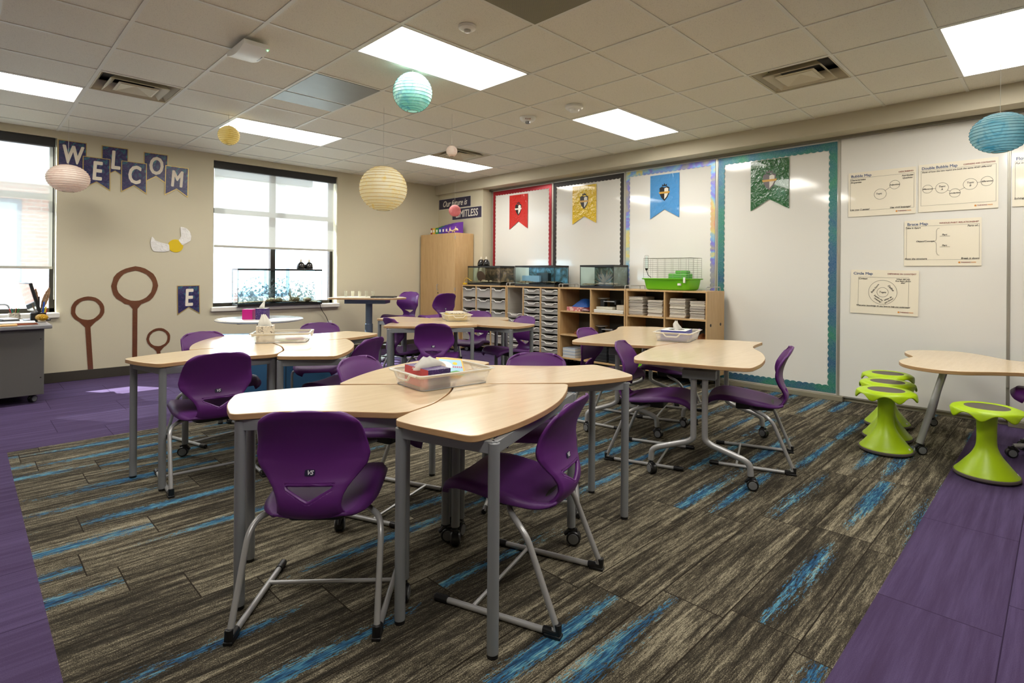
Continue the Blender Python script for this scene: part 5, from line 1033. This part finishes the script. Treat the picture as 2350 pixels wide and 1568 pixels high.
def branches(t_, n_, c, L, mt, seed, name='driftwood'):
    rr = random.Random(seed); b = MB()
    for _ in range(n_):
        a = rr.uniform(0, 2 * pi); e = rr.uniform(.2, 1.2); d = Vector((cos(a) * cos(e) * .5, sin(a) * cos(e), sin(e))); p = Vector(c); pts = [p.copy()]
        for k in range(4): p = p + (d + Vector((rr.uniform(-.3, .3), rr.uniform(-.4, .4), rr.uniform(-.3, .3)))) * L / 4; pts.append(p.copy())
        b.tube(pts, [.009, .008, .006, .004, .002], 7)
    b.build(name, mt, t_)
t_, lx, ly, h = tank('glass terrarium at the left end of the drawer units beside the wardrobe', 3.95, 4.26, 2.62, 3.40, 1.101, 1.41, ROCKBD); rocks(t_, 5, (-.1, .05), (-.2, .3), .05, (.02, .035), PALEROCK, 4)
b = MB(); b.lathe([(0, 0), (.10, 0), (.10, .012), (0, .012)], 28, M=Matrix.Rotation(rad(75), 4, 'Y'), c=(0, .24, .13)); b.build('exercise_wheel', mat('brown_disc', (96, 66, 54), .6), t_)
t_, lx, ly, h = tank('glass tank with blue printed background in the middle of the drawer units', 3.95, 4.26, 1.50, 2.29, 1.101, 1.41, SEABD, sub=.05); b = MB(); b.bb((.02, -.12, .05), (.09, .12, .20)); b.build('filter_box', BLACK, t_, bevel=.004)
b = MB(); b.bb((-.02, .02, .05), (.02, .38, .16)); b.build('pale_divider', mat('pale_blue_panel', (150, 186, 216), .3), t_, smooth=False)
t_, lx, ly, h = tank('square glass terrarium with branches on the open shelf unit', 3.95, 4.28, .49, 1.035, 1.101, 1.41, TREEBD); branches(t_, 14, (-.02, -.02, .06), .2, DRIFT, 2); rocks(t_, 9, (-.12, .06), (-.22, .12), .05, (.014, .028), PALEROCK, 9)
t_, lx, ly, h = tank('long glass fish tank standing on the sill of the middle window', .70, 1.91, YL - .10, YL + .12, .802, 1.333, None, sub=.035); 
rocks(t_, 12, (-.2, .45), (-.06, .06), .06, (.03, .05), DRIFT, 5, 'driftwood'); branches(t_, 6, (.2, 0, .07), .18, DRIFT, 8)
PRINT, n = newmat('reef_print_film', .5)
reef = sheer('reef_print_film_sheet', (84, 86, 88), .4, .5, .5); n = NT(reef); x, y, z = n.sepv(n.obj()); f_ = n.m('GREATER_THAN', n.m('SUBTRACT', n.noise(n.obj(), 34, 5, .75), n.m('MULTIPLY', z, .45)), .40)
for q in reef.node_tree.nodes:
    if q.type == 'MIX_SHADER' and q.outputs[0].links and q.outputs[0].links[0].to_node.type == 'OUTPUT_MATERIAL': n.put(q.inputs[0], n.m('SUBTRACT', .97, n.m('MULTIPLY', f_, .75)))
b = MB(); b.bb((-.59, .10, .05), (.59, .102, .50)); b.build('backdrop', reef, t_, smooth=False)
def domes(label, x, y, z, rz, s_=1.0):
    t_ = thing('dome_lamp', label, 'lamp', (x, y, z), rz, 'double dome tank lamps')
    for k in (-1, 1):
        b = MB(); b.lathe([(.058, .0), (.062, .012), (.060, .05), (.05, .085), (.032, .105), (.02, .11)], 28, (k * .063, 0, .0)); dm = b.build('dome', mat('gloss_black_enamel', (16, 16, 18), .15, coat=.5), t_)
        b = MB(); b.lathe([(.018, .11), (.018, .135), (.01, .15), (0, .155)], 16, (k * .063, 0, 0), cap=False); b.build('socket_cap', mat('cream_ceramic', (214, 206, 186), .4), dm)
        b = MB(); b.lathe([(.056, .004), (0, .004)], 20, (k * .063, 0, 0), cap=False); b.build('reflector', WHITE, dm)
    b = MB(); b.bb((-.03, -.012, .04), (.03, .012, .07)); b.build('link', BLACK, t_, bevel=.003)
domes('pair of black dome lamps on the fish tank in the window', 1.69, YL + .01, 1.334, 0); domes('pair of black dome lamps on the terrarium beside the wardrobe', 4.10, 3.18, 1.411, rad(90))
# yellow clamp lead beside tank one
t_ = thing('yellow_lead', 'yellow cord and plug on the cabinet top beside the wardrobe', 'cord', (0, 0, 0)); b = MB(); b.tube(roundpath([(3.93, 3.475, 1.13), (3.93, 3.46, 1.20), (3.94, 3.41, 1.215), (3.945, 3.30, 1.16)], .05), .004, 7); b.build('cable', mat('yellow_rubber', (214, 176, 40), .5), t_)
b = MB(); b.bb((3.905, 3.43, 1.101), (3.955, 3.485, 1.13)); b.build('plug', MATS['yellow_rubber'], t_, bevel=.006)
# pet cage
t_ = thing('pet_cage', 'white wire pet cage with a bright green tray base on the shelves', 'cage', (4.10, -.26, 1.101))
lx, ly = .17, .31; GREENP = MATS['bright_green_plastic']
def loft(b, zs):
    rings = []
    for z, e in zs: p = fillet([(-lx + e, -ly + e), (lx - e, -ly + e), (lx - e, ly - e), (-lx + e, ly - e)], .04); rings.append([(x, y, z) for x, y in p])
    n_ = len(rings[0]); b.add([v for r_ in rings for v in r_], [(i * n_ + k, i * n_ + (k + 1) % n_, (i + 1) * n_ + (k + 1) % n_, (i + 1) * n_ + k) for i in range(len(zs) - 1) for k in range(n_)] + [tuple(range(n_))])
b = MB(); loft(b, [(.0, .05), (.006, .035), (.02, .025), (.125, .008), (.13, -.012), (.14, -.014), (.142, .0)]); b.build('base_tray', GREENP, t_, ang=50, solid=.003)
CW = mat('cage_wire', (170, 168, 160), .35, .6); H0, H1 = .14, .385
for nm, pa, pb in (('front_grille', (-lx + .01, -ly + .01), (-lx + .01, ly - .01)), ('back_grille', (lx - .01, -ly + .01), (lx - .01, ly - .01)), ('side_grille', (-lx + .01, -ly + .01), (lx - .01, -ly + .01)), ('side_grille', (-lx + .01, ly - .01), (lx - .01, ly - .01))):
    b = MB(); nn = 10
    for k in range(nn + 1): z = H0 + (H1 - H0) * k / nn; b.tube([(*pa, z), (*pb, z)], .0013, 5)
    m_ = 6 if 'side' not in nm else 3
    for k in range(m_ + 1): u = k / m_; q = (pa[0] * (1 - u) + pb[0] * u, pa[1] * (1 - u) + pb[1] * u); b.tube([(*q, H0), (*q, H1)], .0017, 5)
    b.build(nm, CW, t_, smooth=False)
b = MB()
for k in range(9): y = -ly + .01 + (2 * ly - .02) * k / 8; b.tube([(-lx + .01, y, H1), (lx - .01, y, H1)], .0015, 5)
b.tube([(-lx + .01, -ly + .01, H1), (lx - .01, -ly + .01, H1), (lx - .01, ly - .01, H1), (-lx + .01, ly - .01, H1)], .003, 6, closed=True); b.build('top_grille', CW, t_, smooth=False)
b = MB(); b.bb((-.06, -.22, .13), (.10, .02, .20)); b.bb((-.02, -.20, .20), (.08, -.05, .235)); b.build('shelter', sheer('green_translucent', (110, 200, 80), .3, .2, .4), t_, bevel=.01)
b = MB(); b.lathe([(.018, 0), (.02, .01), (.02, .12), (.012, .13), (.012, .145)], 16, (-lx - .018, .24, .265)); bt = b.build('water_bottle', TANKGLASS, t_); b = MB(); b.lathe([(.018, 0), (.014, -.02), (.006, -.03)], 12, (-lx - .018, .24, .264)); b.tube([(-lx - .018, .24, .235), (-lx - .015, .22, .18), (-lx + .02, .2, .15)], .004, 6); b.build('spout', BLACK, bt)
b = MB(); b.tube(roundpath([(-lx - .018, .265, .26), (-lx - .018, .265, .42), (-lx - .018, .215, .42), (-lx - .018, .215, .26)], .01), .002, 6); b.build('bottle_holder', CW, t_)
b = MB(); b.bb((-lx - .01, -.21, .06), (-lx + .012, -.17, .085)); b.build('sticker', WHITE, t_, smooth=False); b = MB(); b.bb((-lx - .018, -ly + .04, .09), (-lx - .004, -ly + .065, .155)); b.build('latch', WHITE, t_, bevel=.003)

# ------------------------------------------------------------------ wardrobe and what stands on it
t_ = thing('wardrobe', 'tall two door maple wardrobe in the room corner', 'wardrobe', (3.97, 4.01, 0)); dx, dy, hz = .2, .485, 1.965
b = MB(); b.bb((-dx + .02, -dy, .03), (dx, dy, hz)); b.build('body', WOODCAB, t_, bevel=.003, smooth=False)
for s_, a, c in ((1, -dy + .002, -.002), (2, .002, dy - .002)):
    b = MB(); b.bb((-dx, a, .06), (-dx + .018, c, hz - .004)); d_ = b.build('door', WOODCAB, t_, bevel=.002, smooth=False)
    if s_ == 1:
        b = MB(); b.tube(roundpath([(-dx - .001, -.03, 1.10), (-dx - .028, -.03, 1.09), (-dx - .028, -.03, 1.01), (-dx - .001, -.03, 1.0)], .012), .005, 8); b.build('handle', SILVER, d_); b = MB(); b.lathe([(0, 0), (.011, 0), (.011, -.006), (0, -.007)], 16, M=Matrix.Rotation(rad(90), 4, 'Y'), c=(-dx, -.03, .95), cap=False); b.build('lock', DARK, d_)
        for z in (.25, 1.0, 1.86): b = MB(); b.bb((-dx - .003, a - .004, z), (-dx + .01, a + .006, z + .05)); b.build('hinge', SILVER, d_, smooth=False)
b = MB(); b.bb((-dx + .05, -dy + .01, 0), (dx, dy - .01, .03)); b.build('plinth', DARK, t_)
def magfile(y, c_, nm, tall=.16, w=.082, lean=0):
    t2 = thing('magazine_file', '%s magazine file with a white label on the wardrobe' % nm, 'magazine file', (3.80, y, 1.966), rad(lean), 'coloured magazine files on the wardrobe')
    b = MB(); M = Matrix.Rotation(rad(90), 4, 'X') @ Matrix.Identity(4); b.prism([(0, 0), (.25, 0), (.25, tall + .05), (.14, tall + .03), (.05, .11), (0, .105)], -w / 2, w / 2, M=M); b.build('case', mat('card_' + nm, c_, .45), t2, bevel=.002)
    b = MB(); b.bb((-.0015, -.02, .03), (0, .02, .075)); b.build('paper_label', PAPER, t2, smooth=False)
magfile(4.22, (150, 40, 36), 'red', .10, .05); magfile(4.155, (210, 170, 40), 'yellow', .11, .075); magfile(4.065, (40, 130, 60), 'green', .12); magfile(3.975, (40, 60, 150), 'blue', .13); magfile(3.885, (80, 40, 150), 'indigo', .14); magfile(3.795, (92, 40, 150), 'purple', .15); magfile(3.70, (104, 50, 160), 'violet', .155, .09)
t2 = thing('wooden_figure', 'pale jointed wooden creature figure lying at the right end of the wardrobe top', 'figurine', (3.80, 3.60, 1.966)); PW = mat('pale_birch', (224, 196, 156), .6)
b = MB(); b.tube(roundpath([(0, .16, .012), (0, .10, .05), (.01, .03, .03), (0, -.04, .045), (0, -.08, .06)], .04), [.006] + [.012] * 20 + [.016] * 8, 8) if False else b.tube([(0, .17, .03), (0, .13, .014), (.005, .09, .05), (.01, .04, .03), (0, -.01, .04), (0, -.06, .055)], [.005, .009, .012, .015, .018, .02], 10); b.build('body', PW, t2)
b = MB(); b.tube([(0, -.06, .055), (-.005, -.09, .05), (-.01, -.125, .035)], [.02, .02, .008], 10); b.build('head', PW, t2)
for k, (p, q) in enumerate((((0, .10, .05), (.0, .09, .10)), ((0, -.01, .04), (-.01, .03, .0)), ((0, -.05, .05), (-.01, -.03, .0)), ((0, -.06, .06), (0, -.055, .10)))): b = MB(); b.tube([p, tuple((a + c) / 2 + (.015 if i == 1 else 0) for i, (a, c) in enumerate(zip(p, q))), (q[0], q[1], max(q[2], .006))], [.008, .007, .005], 8); b.build('limb', PW, t2)

# ------------------------------------------------------------------ teacher desk at the left edge
t_ = thing('teacher_desk', 'grey metal desk on casters under the left window', 'desk', (-2.2, 3.8, 0)); GREYM = mat('grey_desk_metal', (98, 97, 93), .5, .1)
b = MB(); b.bb((-.8, -.44, .085), (.785, .42, .715)); b.build('body', GREYM, t_, bevel=.004, smooth=False); b = MB(); b.bb((-.84, -.50, .72), (.84, .46, .757)); b.build('desktop', mat('grey_desk_laminate', (134, 134, 136), .35), t_, bevel=.008)
for x in (-.7, .70):
    for y in (-.34, .34): b = MB(); b.cyl((x, y, .06), (x, y, .09), .014); c_ = b.build('caster_stem', BLACK, t_); caster(c_, x, y, rad(40), .036)
for z in (.25, .62): b = MB(); b.lathe([(0, 0), (.006, 0), (.005, -.002), (0, -.003)], 10, M=Matrix.Rotation(rad(-90), 4, 'X'), c=(.76, -.44, z), cap=False); b.build('screw', DARK, t_)
DZ = .758
t_ = thing('computer_monitor', 'black computer monitor seen from the side on the desk', 'monitor', (-1.50, 4.0, DZ), rad(-84))
M = Matrix.Translation((0, 0, .24)) @ Matrix.Rotation(rad(14), 4, 'X')
b = MB(); b.box(M @ Vector((0, .02, 0)), (.50, .028, .31), M=M.to_3x3()); b.build('housing', BLACK, t_, bevel=.005); b = MB(); b.box(M @ Vector((0, .0055, .005)), (.47, .002, .28), M=M.to_3x3()); b.build('screen', mat('monitor_glass', (70, 80, 90), .08), t_, smooth=False)
b = MB(); b.box((0, .08, .13), (.06, .03, .24)); b.build('stand', BLACK, t_, bevel=.004); b = MB(); b.bb((-.12, -.02, 0), (.12, .17, .015)); b.build('base', BLACK, t_, bevel=.004)
t_ = thing('desk_phone', 'white and black desk phone on the desk', 'telephone', (-1.70, 3.80, DZ), rad(20)); b = MB(); b.bb((-.11, -.09, 0), (.11, .09, .03)); b.build('base', BLACK, t_, bevel=.008); b = MB(); b.bb((-.02, -.08, .0305), (.10, .08, .045)); b.build('keypad', mat('pale_grey_plastic', (206, 208, 210), .4), t_, bevel=.004); b = MB(); b.bb((-.10, -.085, .0305), (-.045, .085, .06)); b.build('handset', BLACK, t_, bevel=.012)
t_ = thing('pen_cup', 'round cream pen cup full of coloured pencils on the desk', 'cup', (-1.60, 4.02, DZ)); b = MB(); b.lathe([(.03, 0), (.048, .02), (.05, .05), (.044, .085), (.04, .085), (.044, .05), (.04, .02), (0, .012)], 24, cap=False); b.build('cup', CREAM, t_)
for k, c_ in enumerate(((60, 140, 60), (220, 160, 40), (60, 70, 150), (190, 60, 50), (40, 150, 90), (80, 50, 40))): a = k * 1.05; b = MB(); b.tube([(.012 * cos(a), .012 * sin(a), .02), (.036 * cos(a), .036 * sin(a), .13)], .0045, 6); b.build('pencil', mat('pencil_%d' % k, c_, .5), t_)
t_ = thing('desk_organiser', 'dark pen holder with two brown feather quills and pens at the desk corner', 'organizer', (-1.425, 3.87, DZ)); b = MB(); b.bb((-.06, -.05, 0), (.06, .05, .09)); b.build('holder', BLACK, t_, bevel=.006)
FEA, n = newmat('brown_feather', .8); n.put(n.b.inputs['Base Color'], n.mix(n.noise(n.obj(), 30, 3), lin((84, 58, 38)), lin((166, 132, 98))))
for k, (tx, ty, tz, hw_) in enumerate(((.0, 0, .33, .03), (.11, .02, .34, .03))):
    bs = Vector((-.03 + .04 * k, 0, .05)); tp = Vector((-.02 + tx, ty, tz)); dr = (tp - bs); sd = Vector((.75, -.66, 0))
    b = MB(); b.grid(lambda u, v: bs + dr * (.25 + .75 * u) + sd * (2 * v - 1) * hw_ * sin(pi * min(1, u * .93 + .05)) ** .6 + Vector((0, 0, .006 * sin(40 * u))), 16, 4); fe = b.build('feather', FEA, t_, solid=.001); b = MB(); b.tube([bs, bs + dr * .95], [.003, .001], 6); b.build('quill', mat('quill_cream', (220, 212, 190), .5), fe)
for k, (c_, x, z) in enumerate((((40, 90, 190), .03, .20), ((220, 210, 40), .045, .15), ((180, 60, 50), .05, .13))): b = MB(); b.tube([(x, -.03, .03), (x + .015, -.03, z)], .007, 8); b.build('pen', mat('pen_%d' % k, c_, .4), t_)
t_ = thing('golden_ball', 'golden oval textured dish propped on a stand at the desk corner', 'ornament', (-1.405, 3.75, DZ)); GOLDT, n = newmat('hammered_gold', .35); n.put(n.b.inputs['Base Color'], lin((196, 150, 30))); n.b.inputs['Metallic'].default_value = .35; vv = n.n('TexVoronoi'); n.put(vv.inputs['Vector'], n.obj()); vv.inputs['Scale'].default_value = 110; n.bump(vv.outputs[0], .8, .01)
M = Matrix.Rotation(rad(-45), 4, 'Z') @ Matrix.Diagonal((.062, .035, .036, 1)); b = MB(); b.lathe([(sin(pi * k / 16), -cos(pi * k / 16)) for k in range(17)], 28, (0, 0, .045), M=M @ Matrix.Identity(4), cap=False); b.build('dish', GOLDT, t_); b = MB(); b.bb((-.03, -.02, 0), (.03, .02, .02)); b.build('stand', mat('pale_stand', (210, 196, 170), .5), t_, bevel=.004)
for k, (c_, lb) in enumerate((((166, 92, 60), 'rust brown folder at the bottom of the folder pile on the desk'), ((150, 80, 56), 'dark rust folder in the middle of the folder pile on the desk'), ((232, 228, 220), 'white paper sheaf on top of the folder pile on the desk'))):
    b = MB(); b.bb((-.16, -.115, 0), (.16, .115, .007)); o = b.build('folder' if k < 2 else 'paper_sheaf', mat('folder_%d' % k, c_, .7), bevel=.001); o.location = (-1.63, 3.52 + .01 * k, DZ + .008 * k); o.rotation_euler = (0, 0, rad(8 - 5 * k)); tag(o, lb, 'folder' if k < 2 else 'paper')
b = MB(); b.bb((-.12, -.09, 0), (.12, .09, .015)); o = b.build('manila_envelope', mat('manila', (224, 176, 112), .7), bevel=.003); o.location = (-1.73, 3.37 + .03, DZ); tag(o, 'manila envelope at the front edge of the desk', 'envelope')
"""labels kept within sixteen words"""
for o in bpy.data.objects:
    l = o.get('label')
    if isinstance(l, str) and len(l.split()) > 16: o['label'] = ' '.join(l.split()[:16])
